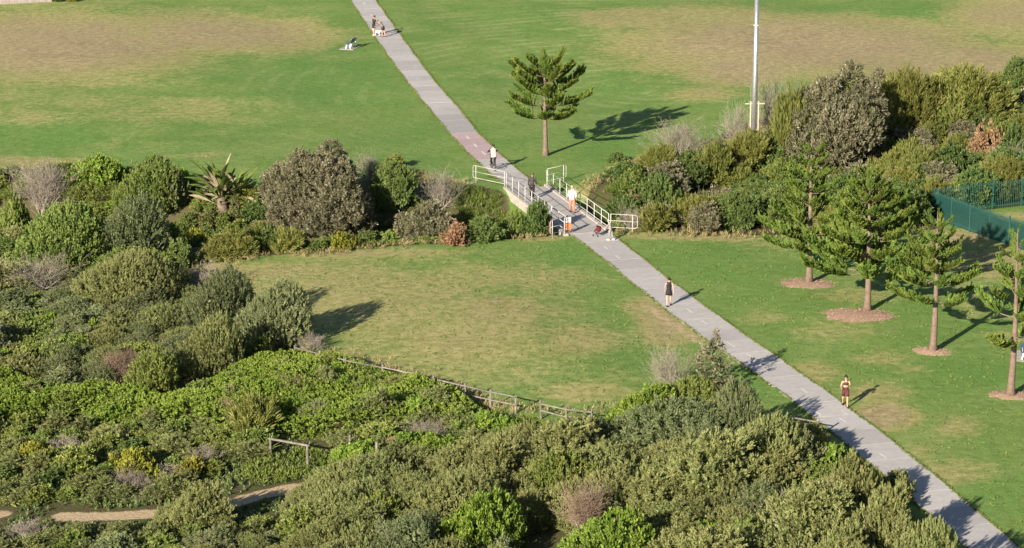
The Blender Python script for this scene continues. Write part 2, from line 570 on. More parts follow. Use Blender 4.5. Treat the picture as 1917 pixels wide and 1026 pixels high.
LUSH = [(620, 150, 180, 60, .8), (60, 250, 150, 30, .7), (350, 295, 150, 12, .6), (850, 330, 80, 14, .6), (1100, 270, 200, 30, .6), (1030, 30, 120, 40, .35), (1180, 160, 100, 40, .5), (1600, 20, 220, 14, .8),
        (1850, 55, 60, 12, .6), (1350, 500, 120, 40, .8), (1250, 470, 60, 20, .6), (1060, 480, 60, 24, .8), (1820, 700, 120, 60, .6), (1850, 900, 90, 80, .7), (1480, 640, 60, 20, .3), (1180, 660, 40, 50, .6), (1700, 590, 80, 20, .4),
        (1000, 640, 40, 40, .4), (420, 25, 60, 10, .3), (760, 250, 120, 60, .5), (1420, 730, 50, 20, .6)]


def blob_field(P, blobs):
    out = np.zeros(len(P))
    for u, v, ru, rv, s in blobs:
        c = flat(u, v)
        ex = abs(flat(u + ru, v)[0] - c[0])
        ey = abs(flat(u, v - rv)[1] - flat(u, v + rv)[1]) / 2
        dx, dy = (P[:, 0] - c[0]) / ex, (P[:, 1] - c[1]) / ey
        sh = c[0] / max(c[1], 1)                       # blobs lean with the line of sight
        dx = (P[:, 0] - c[0] - sh * (P[:, 1] - c[1])) / ex
        r2 = dx * dx + dy * dy
        out = np.maximum(out, s * np.exp(-(r2 ** 1.4) * .75))
    return out


xs = np.concatenate([[-1500, -700, -350, -180, -110], np.arange(-76, 76.1, .62), [110, 180, 350, 700, 1500]])
ys = np.concatenate([[-600, -200, 0, 50, 80], np.arange(96, 292, .62), [320, 400, 600, 1000, 2500]])
GX, GY = np.meshgrid(xs, ys)
GP = np.stack([GX.ravel(), GY.ravel()], 1)
GZ = gz(GP[:, 0], GP[:, 1])
GZ[(np.abs(GP[:, 0]) > 100) | (GP[:, 1] < 90) | (GP[:, 1] > 300)] = 0
nx, ny = len(xs), len(ys)
ii = np.arange((ny - 1) * nx).reshape(ny - 1, nx)[:, :-1].ravel()
GQ = np.stack([ii, ii + 1, ii + 1 + nx, ii + nx], 1)
TH_W = {k: polyline(v) for k, v in THICKETS.items()}
a_soil = np.maximum(soft_in(GP, TH_W['left'], .5), soft_in(GP, TH_W['right'], .5))
a_sand = np.zeros(len(GP))
for s in SANDY:
    a_sand = np.maximum(a_sand, smooth(1.3 - dist_poly(GP, polyline(s)) / .72))
a_sand = np.maximum(a_sand, .62 * smooth(1 - dist_poly(GP, polyline([(1205, 570), (1250, 600), (1310, 640)])) / 1.1))
me = mesh_quads('ground', np.column_stack([GP, GZ]), GQ, M['ground'], smooth_shade=True,
                extra={'mow': blob_field(GP, [(1060, 70, 150, 70, 1.0), (830, 60, 70, 60, .6), (1150, 190, 90, 40, .6), (560, 190, 120, 60, .35)]), 'dry': blob_field(GP, DRY), 'lush': blob_field(GP, LUSH), 'soil': a_soil, 'sand': a_sand})
tag(link('ground', me), 'mown park lawn with dry brown patches and sandy tracks', kind='structure')

# ------------------------------------------------------------------ concrete path, slab by slab
path = link('path', None)
path.empty_display_size = .3
tag(path, 'pale concrete shared path running diagonally through the park', kind='structure')


def resample(L, Rr, step):
    C = (L + Rr) / 2
    s = np.concatenate([[0], np.cumsum(np.hypot(*np.diff(C, axis=0).T))])
    n = max(2, int(round(s[-1] / step)) + 1)
    t = np.linspace(0, s[-1], n)
    f = lambda A: np.stack([np.interp(t, s, A[:, 0]), np.interp(t, s, A[:, 1])], 1)
    c = f(C)
    # smooth the centre line a little
    for _ in range(2):
        c[1:-1] = (c[:-2] + 2 * c[1:-1] + c[2:]) / 4
    w = np.hypot(*(f(Rr) - f(L)).T)
    d = np.gradient(c, axis=0)
    d /= np.hypot(*d.T)[:, None]
    nrm = np.stack([-d[:, 1], d[:, 0]], 1)
    hw = w * np.abs(nrm[:, 0]) / 2
    k = np.ones(5) / 5
    hw = np.convolve(np.pad(hw, 2, mode='edge'), k, 'valid')
    return c, nrm, hw


def slab_prism(a, b, c, d, z0, z1):
    return MB().add([(*a, z0), (*b, z0), (*c, z0), (*d, z0), (*a, z1), (*b, z1), (*c, z1), (*d, z1)],
                    [(3, 2, 1, 0), (4, 5, 6, 7), (0, 1, 5, 4), (1, 2, 6, 5), (2, 3, 7, 6), (3, 0, 4, 7)])


v_of = lambda p: H / 2 + FPX * math.tan(math.atan2(CAM_H, p[1]) - PITCH)
rngp = random.Random(4)
PATH_EDGE = []
for (Lp, Rp, st) in ((pathL1, pathR1, 2.4), (pathL2, pathR2, 2.4)):
    c, nrm, hw = resample(Lp, Rp, st)
    if nrm[0, 0] < 0: nrm = -nrm
    PATH_EDGE += [c - nrm * hw[:, None], c + nrm * hw[:, None]]
    for i in range(len(c) - 1):
        d = (c[i + 1] - c[i]) / np.linalg.norm(c[i + 1] - c[i]) * .012
        j = [rngp.uniform(-.02, .02) for _ in range(2)]
        q = [c[i] + d - nrm[i] * (hw[i] + j[0]), c[i] + d + nrm[i] * (hw[i] + j[1]), c[i + 1] - d + nrm[i + 1] * (hw[i + 1] + j[1]), c[i + 1] - d - nrm[i + 1] * (hw[i + 1] + j[0])]
        if (q[1][0] - q[0][0]) * (q[2][1] - q[1][1]) - (q[1][1] - q[0][1]) * (q[2][0] - q[1][0]) < 0: q = q[::-1]
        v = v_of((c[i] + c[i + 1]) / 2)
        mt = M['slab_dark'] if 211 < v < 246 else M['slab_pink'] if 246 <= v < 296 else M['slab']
        slab_prism(*q, -.12, .03 + rngp.uniform(-.004, .004)).build('slab', mt, path)

# worn paint marks
for (u0, v0, u1, v1, w) in ((873, 254, 878, 260, .16), (887, 269, 893, 275, .16), (902, 283, 909, 290, .16), (681, 5, 683, 8, .2), (694, 27, 696, 30, .16),
                            (1130, 461, 1138, 466, .1), (1152, 478, 1161, 484, .1), (1286, 578, 1297, 586, .1), (1314, 600, 1324, 607, .1), (1360, 640, 1376, 650, .09), (1398, 662, 1410, 669, .12),
                            (1500, 727, 1512, 736, .1), (1524, 768, 1538, 778, .16), (1518, 762, 1528, 766, .12), (1530, 778, 1545, 781, .1), (1570, 782, 1584, 790, .12), (1575, 768, 1588, 776, .1), (1646, 848, 1660, 858, .1)):
    a, b = flat(u0, v0, .04), flat(u1, v1, .04)
    d = (b - a) / np.linalg.norm(b - a)
    n = np.array([-d[1], d[0]]) * w / 2
    MB().add([(*(a - n), .039), (*(b - n), .039), (*(b + n), .039), (*(a + n), .039)], [(0, 1, 2, 3)]).build('painted_mark', M['mark'], path)

# ------------------------------------------------------------------ footbridge
bx_ = BR_B - BR_A
BL = float(np.linalg.norm(bx_))
BD = bx_ / BL                                   # along, towards the camera
BN = np.array([-BD[1], BD[0]])                  # towards the right of the photo
if BN[0] < 0: BN = -BN
bridge = empty('footbridge', (BR_A[0], BR_A[1], 0), 0, label='concrete footbridge with white pipe railings crossing the overgrown gully', cat='bridge')


def bp(s, o, z):     # bridge coordinates -> local
    p = BD * s + BN * o
    return (float(p[0]), float(p[1]), z)


DW = 1.36
npan = 8
for i in range(npan):
    s0, s1 = BL * i / npan + .012, BL * (i + 1) / npan - .012
    slab_prism(bp(s0, -DW, 0)[:2], bp(s1, -DW, 0)[:2], bp(s1, DW, 0)[:2], bp(s0, DW, 0)[:2], -.14, .045).build('deck_panel', M['deck'], bridge)
for sgn in (-1, 1):
    slab_prism(bp(-.3, sgn * (DW + .003), 0)[:2], bp(BL + .3, sgn * (DW + .003), 0)[:2], bp(BL + .3, sgn * (DW + .26), 0)[:2], bp(-.3, sgn * (DW + .26), 0)[:2], -.5, .13).build('kerb_beam', M['concrete'], bridge)
for s0, s1 in ((-1.1, .55), (BL - .55, BL + 1.1)):
    slab_prism(bp(s0, -DW - .75, 0)[:2], bp(s1, -DW - .75, 0)[:2], bp(s1, DW + .75, 0)[:2], bp(s0, DW + .75, 0)[:2], -2.8, -.147).build('abutment', M['concrete'], bridge)
for sgn in (-1, 1):
    slab_prism(bp(.55, sgn * .9 - .2, 0)[:2], bp(BL - .55, sgn * .9 - .2, 0)[:2], bp(BL - .55, sgn * .9 + .2, 0)[:2], bp(.55, sgn * .9 + .2, 0)[:2], -.6, -.145).build('girder', M['concrete'], bridge)
RH = 1.22


def railing(name, pts, loop_end=None, zb=.13, post_at=None):
    """posts at pts; three pipes through them; loop_end extends past the last post with a rounded end"""
    r = link(name, None, bridge)
    for p in (post_at or pts):
        MB().tube([(p[0], p[1], -.1), (p[0], p[1], RH)], .025, 8).build('post', M['paint'], r, True)
    a, b = Vector((*pts[0], 0)), Vector((*pts[-1], 0))
    d = (b - a).normalized()
    zs = (RH, .78, .34)
    if loop_end:
        e = b + d * loop_end
        rr = .16
        for z in (zs[1],):
            MB().tube([a + Vector((0, 0, z)), e + Vector((0, 0, z))], .018, 6).build('rail', M['paint'], r, True)
        P = [a + Vector((0, 0, zs[0]))]
        for k in range(7):
            t = math.pi / 2 * k / 6
            P.append(e + d * (rr * (math.sin(t) - 1)) + Vector((0, 0, zs[0] - rr + rr * math.cos(t))))
        for k in range(7):
            t = math.pi / 2 * k / 6
            P.append(e + d * (rr * (math.cos(t) - 1)) + Vector((0, 0, zs[2] + rr - rr * math.sin(t))))
        P.append(a + Vector((0, 0, zs[2])))
        MB().tube(P, .019, 6).build('looped_rail', M['paint'], r, True)
    else:
        for z in zs:
            MB().tube([a + Vector((0, 0, z)), b + Vector((0, 0, z))], .019, 6).build('rail', M['paint'], r, True)
    return r


nb = 9
for sgn in (-1, 1):
    railing('railing', [bp(BL * (i / nb), sgn * (DW + .12), 0)[:2] for i in range(nb + 1)])


def wing(base, end_px, le, npost=2):
    e = flat(*end_px)
    e = np.array([e[0] - BR_A[0], e[1] - BR_A[1]])
    b = np.array(base)
    d = (e - b) / np.linalg.norm(e - b)
    p0 = b + d * .12
    return railing('wing_railing', [tuple(p0), tuple(e)], loop_end=le, zb=0)


wing(bp(-.15, -DW - .12, 0)[:2], (891, 342), .28)
wing(bp(-.15, DW + .12, 0)[:2], (1055, 341), .26)
wl = wing(bp(BL + .05, -DW - .12, 0)[:2], (1034, 447), .22)
wing(bp(BL + .05, DW + .12, 0)[:2], (1184, 437), .32)
e = flat(1030, 447)
for z in (.56, .98):
    MB().box((e[0] - BR_A[0], e[1] - BR_A[1], z), (.2, .03, .3)).build('red_reflector', M['red'], wl)
mp_ = flat(1063, 437)
mk = empty('hazard_marker', (mp_[0] + .03, mp_[1] - .12, .0), R(10), label='orange and white marker board hung on the near left end of the bridge railing', cat='marker')
MB().tube([(0, .05, 0), (0, .05, 1.25)], .02, 6).build('stake', M['galv'], mk)
MB().add([(-.19, -.012, .30), (.17, -.012, .22), (.19, -.012, .72), (-.19, -.012, .74), (-.19, .012, .30), (.17, .012, .22), (.19, .012, .72), (-.19, .012, .74)],
         [(0, 1, 2, 3), (7, 6, 5, 4), (0, 4, 5, 1), (1, 5, 6, 2), (2, 6, 7, 3), (3, 7, 4, 0)]).build('orange_panel', M['orange'], mk)
MB().box((0, 0, .93), (.34, .026, .34)).build('white_panel', M['white'], mk)

# ------------------------------------------------------------------ foliage meshes
RNG = np.random.default_rng(11)
WIND = np.array([.55, .35, .0])


def unit(a):
    return a / (np.linalg.norm(a, axis=-1, keepdims=True) + 1e-9)


def leaf_quads(base, d, ln, wd, rng):
    """diamond leaves: base (n,3), direction (n,3), length (n), width (n)"""
    n = len(base)
    side = unit(np.cross(d, rng.normal(size=(n, 3))))
    up = np.cross(side, d)
    mid = base + d * (ln * .5)[:, None] + up * (ln * .06)[:, None]
    V = np.stack([base, mid + side * (wd / 2)[:, None], base + d * ln[:, None], mid - side * (wd / 2)[:, None]], 1).reshape(-1, 3)
    return V


def tufts(P, D, n, L, ll, lw, spread, rng, tint, flat_tip=False):
    """n leaves along each tuft axis"""
    k = len(P)
    t = rng.random((k, n))
    Dr = np.repeat(D[:, None], n, 1)
    perp = unit(np.cross(Dr, rng.normal(size=(k, n, 3))))
    base = P[:, None] + Dr * (t * L * rng.uniform(.6, 1.25, (k, 1)))[..., None] + perp * (.12 * L * rng.random((k, n)))[..., None]
    dd = unit(Dr + perp * (spread * (1.15 - .6 * t))[..., None])
    ln = ll * rng.uniform(.65, 1.3, (k, n))
    wd = lw * rng.uniform(.7, 1.3, (k, n))
    V = leaf_quads(base.reshape(-1, 3), dd.reshape(-1, 3), ln.ravel(), wd.ravel(), rng)
    tn = np.clip(np.repeat(tint[:, None], n, 1) + rng.normal(0, .12, (k, n)), 0, .84)
    odd = rng.random((k, n)) < .012
    tn = np.where(odd, 1.0, tn).ravel()
    return V, np.repeat(tn, 4)


def quads_of(n): return np.arange(n * 4, dtype=np.int32).reshape(-1, 4)


def lobes_for(Rr, Hh, rng, n=9):
    L = [(np.array([0, 0, .34 * Hh]), np.array([.66 * Rr, .66 * Rr, .46 * Hh]))]
    for i in range(n):
        a = 2 * math.pi * (i + rng.uniform(-.45, .45)) / n
        q = rng.uniform(.30, .80)
        s = rng.uniform(.20, .44)
        L.append((np.array([math.cos(a) * q * Rr, math.sin(a) * q * Rr, rng.uniform(.15, .55) * Hh * (1.1 - .45 * q)]), np.array([s * Rr, s * Rr * rng.uniform(.8, 1.2), rng.uniform(.22, .40) * Hh])))
    for i in range(4):
        a, q = rng.uniform(0, 6.28), rng.uniform(.05, .45)
        s = rng.uniform(.16, .32)
        L.append((np.array([math.cos(a) * q * Rr, math.sin(a) * q * Rr, rng.uniform(.50, .80) * Hh]), np.array([s * Rr, s * Rr, rng.uniform(.16, .26) * Hh])))
    return L


KIND = {  # tufts per m2, tuft length, leaves, leaf length, leaf width, spread, up, inner radius
    'heath': (23, .27, 30, .105, .033, .62, .60, .80),
    'grey': (20, .31, 30, .105, .035, .62, .65, .80),
    'bright': (26, .17, 17, .13, .080, 1.0, .45, .84),
    'fine': (19, .26, 20, .13, .060, .80, .50, .86),
    'banksia': (17, .30, 20, .17, .056, 1.1, .40, .76),
    'dark': (18, .27, 22, .14, .068, .95, .40, .82),
    'feathery': (13, .60, 32, .26, .034, .36, .80, .76),
    'dying': (14, .34, 12, .16, .060, .9, .40, .45),
    'yellow': (22, .22, 16, .14, .065, .8, .55, .84),
}


def crown(kind, Rr, Hh, seed, thin=1.0, wind=0.0, dome=False):
    rng = np.random.default_rng(seed)
    dens, TL, nl, ll, lw, spread, upw, core = KIND[kind]
    L = lobes_for(Rr, Hh, rng, int(7 + Rr * 2))
    if dome:
        L = [(np.array([0, 0, .30 * Hh]), np.array([.95 * Rr, .95 * Rr, .68 * Hh]))] + [(np.array([c[0] * .8, c[1] * .8, c[2] * .8]), r * .75) for c, r in L[1:-4]]
    Ps, Ns = [], []
    for i, (c, r) in enumerate(L):
        area = 4 * math.pi * ((r[0] * r[1]) ** 1.6 / 3 + 2 * (r[0] * r[2]) ** 1.6 / 3) ** (1 / 1.6)
        m = int(area * dens * thin)
        d = unit(rng.normal(size=(m, 3)))
        p = c + d * r
        n = unit(d / r)
        ok = (n[:, 2] > -.45) & (p[:, 2] > .02)
        for j, (c2, r2) in enumerate(L):
            if j != i:
                ok &= (((p - c2) / (r2 * .9)) ** 2).sum(1) > 1
        Ps.append(p[ok]); Ns.append(n[ok])
    P, N = np.vstack(Ps), np.vstack(Ns)
    swept = lambda X: 1 - wind * (1 - smooth((X / Rr + 1.0) / 1.7))     # low to windward, high to leeward
    P[:, 2] *= swept(P[:, 0])
    N = unit(N - np.array([.5 * wind, 0, 0]))
    # uneven surface: low-frequency bulges and hollows
    ph = rng.uniform(0, 6.28, 6)
    bulge = .5 * np.sin(P[:, 0] * 2.3 + ph[0]) * np.sin(P[:, 1] * 2.1 + ph[1]) + .5 * np.sin(P[:, 0] * 4.7 + P[:, 2] * 3.1 + ph[2]) * np.sin(P[:, 1] * 4.3 + ph[3])
    P = P + N * (bulge * (.05 if dome else .13) + rng.normal(0, .06, len(P)) - TL * .35)[:, None]
    keep = rng.random(len(P)) > .30 * (bulge < -.15)
    P, N, bulge = P[keep], N[keep], bulge[keep]
    D = unit(N * .75 + np.array([0, 0, upw]) + rng.normal(0, .22, N.shape))
    patch = .5 + .32 * np.sin(P[:, 0] * 1.3 + ph[4]) * np.sin(P[:, 1] * 1.2 + P[:, 2] + ph[5])
    tint = np.clip(patch + rng.normal(0, .2, len(P)), 0, .84)
    V, tn = tufts(P, D, nl, TL, ll, lw, spread, rng, tint)
    Q = quads_of(len(V) // 4)
    # darker-tinted leaves inside the crown close the gaps between the outer tufts
    cv, ct = [V], [tn]
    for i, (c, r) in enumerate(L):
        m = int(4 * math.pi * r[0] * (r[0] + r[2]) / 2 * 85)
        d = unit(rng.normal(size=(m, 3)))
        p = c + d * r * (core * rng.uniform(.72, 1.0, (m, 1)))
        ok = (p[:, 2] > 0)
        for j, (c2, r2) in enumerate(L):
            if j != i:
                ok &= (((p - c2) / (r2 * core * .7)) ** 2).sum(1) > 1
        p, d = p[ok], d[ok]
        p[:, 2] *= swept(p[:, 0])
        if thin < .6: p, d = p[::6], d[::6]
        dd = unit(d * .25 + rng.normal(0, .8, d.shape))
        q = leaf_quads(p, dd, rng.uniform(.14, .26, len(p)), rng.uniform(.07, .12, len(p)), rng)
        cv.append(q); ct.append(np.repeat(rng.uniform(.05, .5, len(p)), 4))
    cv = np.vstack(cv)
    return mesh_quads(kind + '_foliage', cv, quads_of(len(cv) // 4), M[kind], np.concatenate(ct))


def branch_walk(rng, p, d, length, rad, depth, out, split=3, up=.25, jitter=.35):
    segs = 3
    pts, rs = [p], [rad]
    for i in range(segs):
        d = unit(d + rng.normal(0, jitter * .5, 3) + np.array([0, 0, up * .3]))
        p = p + d * (length / segs)
        pts.append(p); rs.append(rad * (1 - .5 * (i + 1) / segs))
    out.append((pts, rs, depth))
    if depth > 0:
        for k in range(split):
            t = rng.integers(1, segs + 1)
            d2 = unit(d + rng.normal(0, jitter * 1.5, 3) + np.array([0, 0, up]))
            branch_walk(rng, pts[t], d2, length * rng.uniform(.55, .8), rs[t] * .7, depth - 1, out, split, up, jitter)


def stems_mesh(Rr, Hh, seed, mat):
    rng = np.random.default_rng(seed)
    mb = MB()
    for k in range(5):
        a = 2 * math.pi * k / 5 + rng.uniform(-.4, .4)
        o = []
        branch_walk(rng, np.array([math.cos(a) * .12, math.sin(a) * .12, -.15]), unit(np.array([math.cos(a) * Rr * .6, math.sin(a) * Rr * .6, Hh * .7])), min(Rr, Hh) * .62, .05, 1, o, 2)
        for pts, rs, dp in o: mb.tube(pts, rs, 5)
    return mb.mesh('branches', mat)


def ribbons(P0, P1, w, rng):
    """thin three-sided twigs as crossed quads"""
    d = unit(P1 - P0)
    s = unit(np.cross(d, rng.normal(size=d.shape)))
    t = np.cross(s, d)
    out = []
    for e in (s, t):
        out.append(np.stack([P0 - e * w[:, None], P0 + e * w[:, None], P1 + e * w[:, None] * .4, P1 - e * w[:, None] * .4], 1))
    return np.concatenate(out).reshape(-1, 3)


def dead_meshes(Rr, Hh, seed, nstem=16, splits=4, mat=None):
    rng = np.random.default_rng(seed)
    o = []
    for k in range(nstem):
        a = rng.uniform(0, 6.28)
        q = rng.uniform(.1, 1.0)
        d = unit(np.array([math.cos(a) * Rr * q, math.sin(a) * Rr * q, Hh * rng.uniform(.6, 1.0)]))
        ln = np.linalg.norm([Rr * q, Hh]) * .5
        branch_walk(rng, np.array([math.cos(a) * .15 * q, math.sin(a) * .15 * q, -.1]), d, ln, .028, 3, o, splits, .22, .38)
    mb = MB()
    P0, P1, wv = [], [], []
    for pts, rs, dp in o:
        if dp >= 3: mb.tube(pts, rs, 5)
        else:
            for i in range(len(pts) - 1):
                P0.append(pts[i]); P1.append(pts[i + 1]); wv.append(max(rs[i] * .6, .0065))
    P0, P1, wv = np.array(P0), np.array(P1), np.array(wv)
    keep = (P0[:, 2] > -.05)
    P0, P1, wv = P0[keep], P1[keep], wv[keep]
    V = ribbons(P0, P1, wv, rng)
    t = np.clip(rng.normal(.45, .22, len(V) // 4), 0, .95)
    return mb.mesh('stems', M['deadwood']), mesh_quads('twigs', V, quads_of(len(V) // 4), mat or M['twig'], np.repeat(t, 4))


VAR = {}
seed = 100
for kind, sizes in (('heath', [(.8, 1.1), (1.3, 1.5), (1.4, 1.8), (1.9, 2.0), (2.0, 2.5)]), ('grey', [(1.1, 1.5), (1.7, 2.0), (2.2, 2.7)]), ('bright', [(.8, .8), (1.2, 1.0), (1.2, 1.2), (1.9, 1.5)]),
                    ('fine', [(1.0, 1.2), (1.8, 1.9), (3.0, 2.8)]), ('banksia', [(1.0, 1.8), (2.0, 3.2), (3.6, 5.2)]), ('dark', [(.9, 1.2), (1.5, 1.9), (2.2, 2.8)]),
                    ('feathery', [(1.0, 1.4), (1.7, 2.3), (2.2, 3.2)]), ('dying', [(.9, 1.2), (1.7, 2.6)]), ('yellow', [(.8, .7), (1.2, .9)])):
    VAR[kind] = []
    for (r_, h_) in sizes:
        seed += 1
        VAR[kind].append((r_, h_, [('foliage', crown(kind, r_, h_, seed, wind=.55 if kind in ('heath', 'grey', 'fine', 'bright') else .2)), ('branches', stems_mesh(r_, h_, seed, M['stem']))]))
for nm_, kd_, r_, h_ in (('dome', 'fine', 2.6, 2.4), ('dome', 'fine', 1.6, 1.9), ('brightdome', 'bright', 2.2, 2.0), ('heathdome', 'heath', 2.4, 2.2), ('heathdome', 'heath', 3.2, 2.7), ('greydome', 'grey', 2.2, 2.6)):
    seed += 1
    VAR.setdefault(nm_, []).append((r_, h_, [('foliage', crown(kd_, r_, h_, seed, wind=.5, dome=True)), ('branches', stems_mesh(r_ * .8, h_ * .8, seed, M['stem']))]))
VAR['sapling'] = [(1.0, 2.8, [('foliage', crown('banksia', 1.0, 2.8, 77, thin=.30)), ('branches', stems_mesh(1.0, 3.6, 78, M['stem']))])]
VAR['dead'] = []
for (r_, h_, ns) in ((.9, 1.1, 14), (1.5, 1.7, 20), (1.6, 2.6, 22), (2.0, 3.6, 22)):
    seed += 1
    a_, b_ = dead_meshes(r_, h_, seed, ns)
    VAR['dead'].append((r_, h_, [('stems', a_), ('twigs', b_)]))

a_, b_ = dead_meshes(1.9, 2.6, 990, 26, mat=M['brown_twig'])
VAR['browndead'] = [(1.9, 2.6, [('stems', a_), ('twigs', b_)])]
NAMES = {'dome': 'rounded_shrub', 'brightdome': 'leafy_shrub', 'heathdome': 'heath_shrub', 'greydome': 'grey_heath_shrub', 'browndead': 'dead_shrub', 'heath': 'heath_shrub', 'grey': 'grey_heath_shrub', 'bright': 'leafy_shrub', 'fine': 'rounded_shrub', 'banksia': 'banksia_tree', 'dark': 'dark_shrub', 'feathery': 'feathery_shrub', 'dying': 'dying_shrub', 'yellow': 'yellow_shrub', 'sapling': 'banksia_sapling', 'dead': 'dead_shrub'}
PLACED = []      # (x, y, r)
rnd = random.Random(77)


def put_shrub(x, y, z, w, h, kind, label, group=None, rz=None):
    r = w / 2
    c = sorted(VAR[kind], key=lambda t: abs(math.log(t[0] / r)) + .5 * abs(math.log(t[1] / h)) + rnd.uniform(0, .18))[0]
    root = empty(NAMES[kind], (x, y, z - .05), rnd.uniform(-.6, .7) if rz is None else rz, label=label, cat='tree' if kind in ('banksia', 'sapling') else 'shrub', group=group)
    q = rnd.uniform(.86, 1.16)
    root.scale = (r / c[0] * q, r / c[0] / q * rnd.choice((-1, 1)), h / c[1])
    for nm, me in c[2]:
        link(nm, me, root)
    PLACED.append((x, y, r))
    return root


def shrub(u, vb, wpx, hpx, kind, label, group=None, back=.35):
    """base centre at pixel (u, vb) on the terrain, apparent width and height in photo pixels"""
    p = ground_at(u, vb)
    s = px_per_m(p)
    w, h = wpx / s, hpx / s / .97 * 1.1
    # vb is the foot of the front; the middle of the plant stands half its depth behind
    d = np.array([p[0], p[1]]) / np.hypot(p[0], p[1])
    x, y = p[0] + d[0] * w * back * .5, p[1] + d[1] * w * back * .5
    z = float(gz(x, y)[0])
    return put_shrub(x, y, z, w, h, kind, label, group)


# ------------------------------------------------------------------ single shrubs that can be pointed out
shrub(588, 462, 236, 148, 'banksia', 'large rounded grey-brown banksia at the lawn edge right of the strappy palm-like plant', back=.7)
shrub(800, 405, 110, 88, 'banksia', 'grey-green banksia bush in the gully between the big banksia and the bridge')
shrub(735, 440, 100, 92, 'dark', 'dark green bush shaded by the right flank of the big banksia')
shrub(690, 340, 80, 42, 'dead', 'straw-coloured bare shrub behind the right shoulder of the big banksia')
shrub(738, 315, 44, 26, 'fine', 'little round green bush at the far lawn edge right of the big banksia')
shrub(850, 460, 56, 38, 'dying', 'small rusty-brown dying bush at the front of the gully left of the bridge')
shrub(826, 437, 70, 62, 'dead', 'bleached bare bush with forked pale branches left of the bridge')
shrub(780, 452, 90, 40, 'fine', 'low green bush at the lawn edge right of the big banksia')
shrub(905, 452, 80, 42, 'dark', 'low leafy green bush between the rusty bush and the bridge railing')
shrub(958, 446, 76, 68, 'fine', 'green bush in front of the concrete bridge side')
shrub(1005, 443, 64, 68, 'dark', 'dense green bush against the near left end of the bridge')
shrub(640, 468, 60, 26, 'yellow', 'low yellow-green clump at the foot of the big banksia')
shrub(505, 468, 55, 40, 'dark', 'small dark green bush at the left foot of the big banksia')
shrub(275, 380, 124, 96, 'dome', 'domed green bush rising above the far left lawn edge left of the strappy plant')
shrub(175, 350, 150, 52, 'bright', 'wide low bright green bush at the far left lawn edge')
shrub(90, 362, 76, 46, 'dead', 'mauve-grey bare shrub on the far left lawn edge')
shrub(80, 440, 120, 85, 'dead', 'large grey tangle of bare stems near the left border of the picture', back=.2)
shrub(20, 420, 90, 110, 'fine', 'olive green bush on the left border below the far lawn')
shrub(115, 505, 185, 108, 'dome', 'smooth windswept bright green dome near the left border', back=.5)
shrub(250, 494, 136, 122, 'greydome', 'tall grey-green bush right of the windswept green dome')
shrub(318, 440, 70, 70, 'grey', 'grey-green bush below and left of the strappy plant')
shrub(338, 502, 58, 48, 'dark', 'small dark bush standing in the deep shade left of the mown lawn corner')
shrub(440, 430, 80, 30, 'feathery', 'feathery olive bush at the foot of the strappy plant')
shrub(430, 487, 92, 44, 'feathery', 'feathery olive bush at the lawn corner left of the big banksia')
shrub(365, 420, 66, 44, 'yellow', 'yellow-green clump left of the foot of the strappy plant')
shrub(510, 650, 132, 118, 'greydome', 'tall dark grey-green bush casting a long shadow on the mown lawn')
shrub(408, 625, 150, 116, 'greydome', 'grey-green bush left of the one shading the mown lawn')
shrub(232, 578, 190, 104, 'heathdome', 'broad olive bush below the windswept green dome')
shrub(306, 562, 116, 64, 'heath', 'olive bush beside the deep shade at the lawn corner')
shrub(70, 556, 150, 60, 'dead', 'wide mat of grey dead twigs below the windswept green dome')
shrub(285, 742, 112, 84, 'dome', 'smooth leaning olive dome rising out of the bright green leaf carpet')
shrub(225, 718, 80, 52, 'browndead', 'purple-grey bare shrub left of the leaning olive dome')
shrub(392, 702, 140, 104, 'heathdome', 'dark grey-green bush right of the leaning olive dome')
shrub(110, 735, 80, 44, 'grey', 'small grey-green bush at the left end of the bright leaf carpet')
shrub(585, 656, 60, 28, 'dead', 'dark leafless twigs at the top end of the timber fence')
shrub(540, 748, 76, 40, 'browndead', 'rust and grey dying bush inside the bright green leaf carpet')
shrub(600, 735, 90, 50, 'heath', 'brownish olive bush right of the rust-coloured one in the leaf carpet')
shrub(428, 795, 56, 40, 'browndead', 'small pinkish-grey dead bush at the lower edge of the leaf carpet')
shrub(690, 800, 110, 66, 'heath', 'grey-olive bush between the leaf carpet and the timber steps')
shrub(480, 820, 90, 64, 'feathery', 'olive bush above the left post of the timber frame')
shrub(250, 895, 110, 42, 'yellow', 'wide yellow-flowering low bush above the sandy track')
shrub(355, 897, 70, 30, 'yellow', 'small yellow-green bush left of the bend of the sandy track')
shrub(245, 922, 130, 30, 'dead', 'mat of grey twigs below the yellow-flowering bush')
shrub(360, 995, 135, 92, 'heath', 'olive bush standing in front of the sandy track bend')
shrub(130, 855, 90, 32, 'dead', 'pale bare twigs left of the yellow-flowering bush')
shrub(800, 838, 110, 40, 'dead', 'pale grey dead bush above the timber steps')
shrub(735, 862, 60, 34, 'heath', 'small dark olive bush beside the reddish timber step')
shrub(1098, 1014, 126, 92, 'browndead', 'big brown leafless bush with a bent pale trunk at the bottom of the picture', back=.2)
shrub(1210, 822, 180, 84, 'brightdome', 'yellow-green leafy bush near the top of the foreground thicket')
shrub(1275, 795, 150, 80, 'dome', 'green bush at the top of the foreground thicket below the pale saplings')
shrub(1370, 852, 120, 128, 'greydome', 'tall olive bush at the right end of the foreground thicket above the shade')
shrub(892, 1050, 190, 118, 'brightdome', 'bright green windswept mound at the bottom left of the dark hollow')
shrub(1135, 1072, 190, 104, 'brightdome', 'bright green mound at the bottom border right of the dark hollow')
shrub(1310, 1022, 80, 50, 'bright', 'small vivid green bush near the bottom border')
shrub(1540, 888, 110, 58, 'bright', 'yellow-green bush in the foreground thicket close to the path')
shrub(1668, 940, 92, 62, 'heath', 'olive bush leaning out over the path edge')
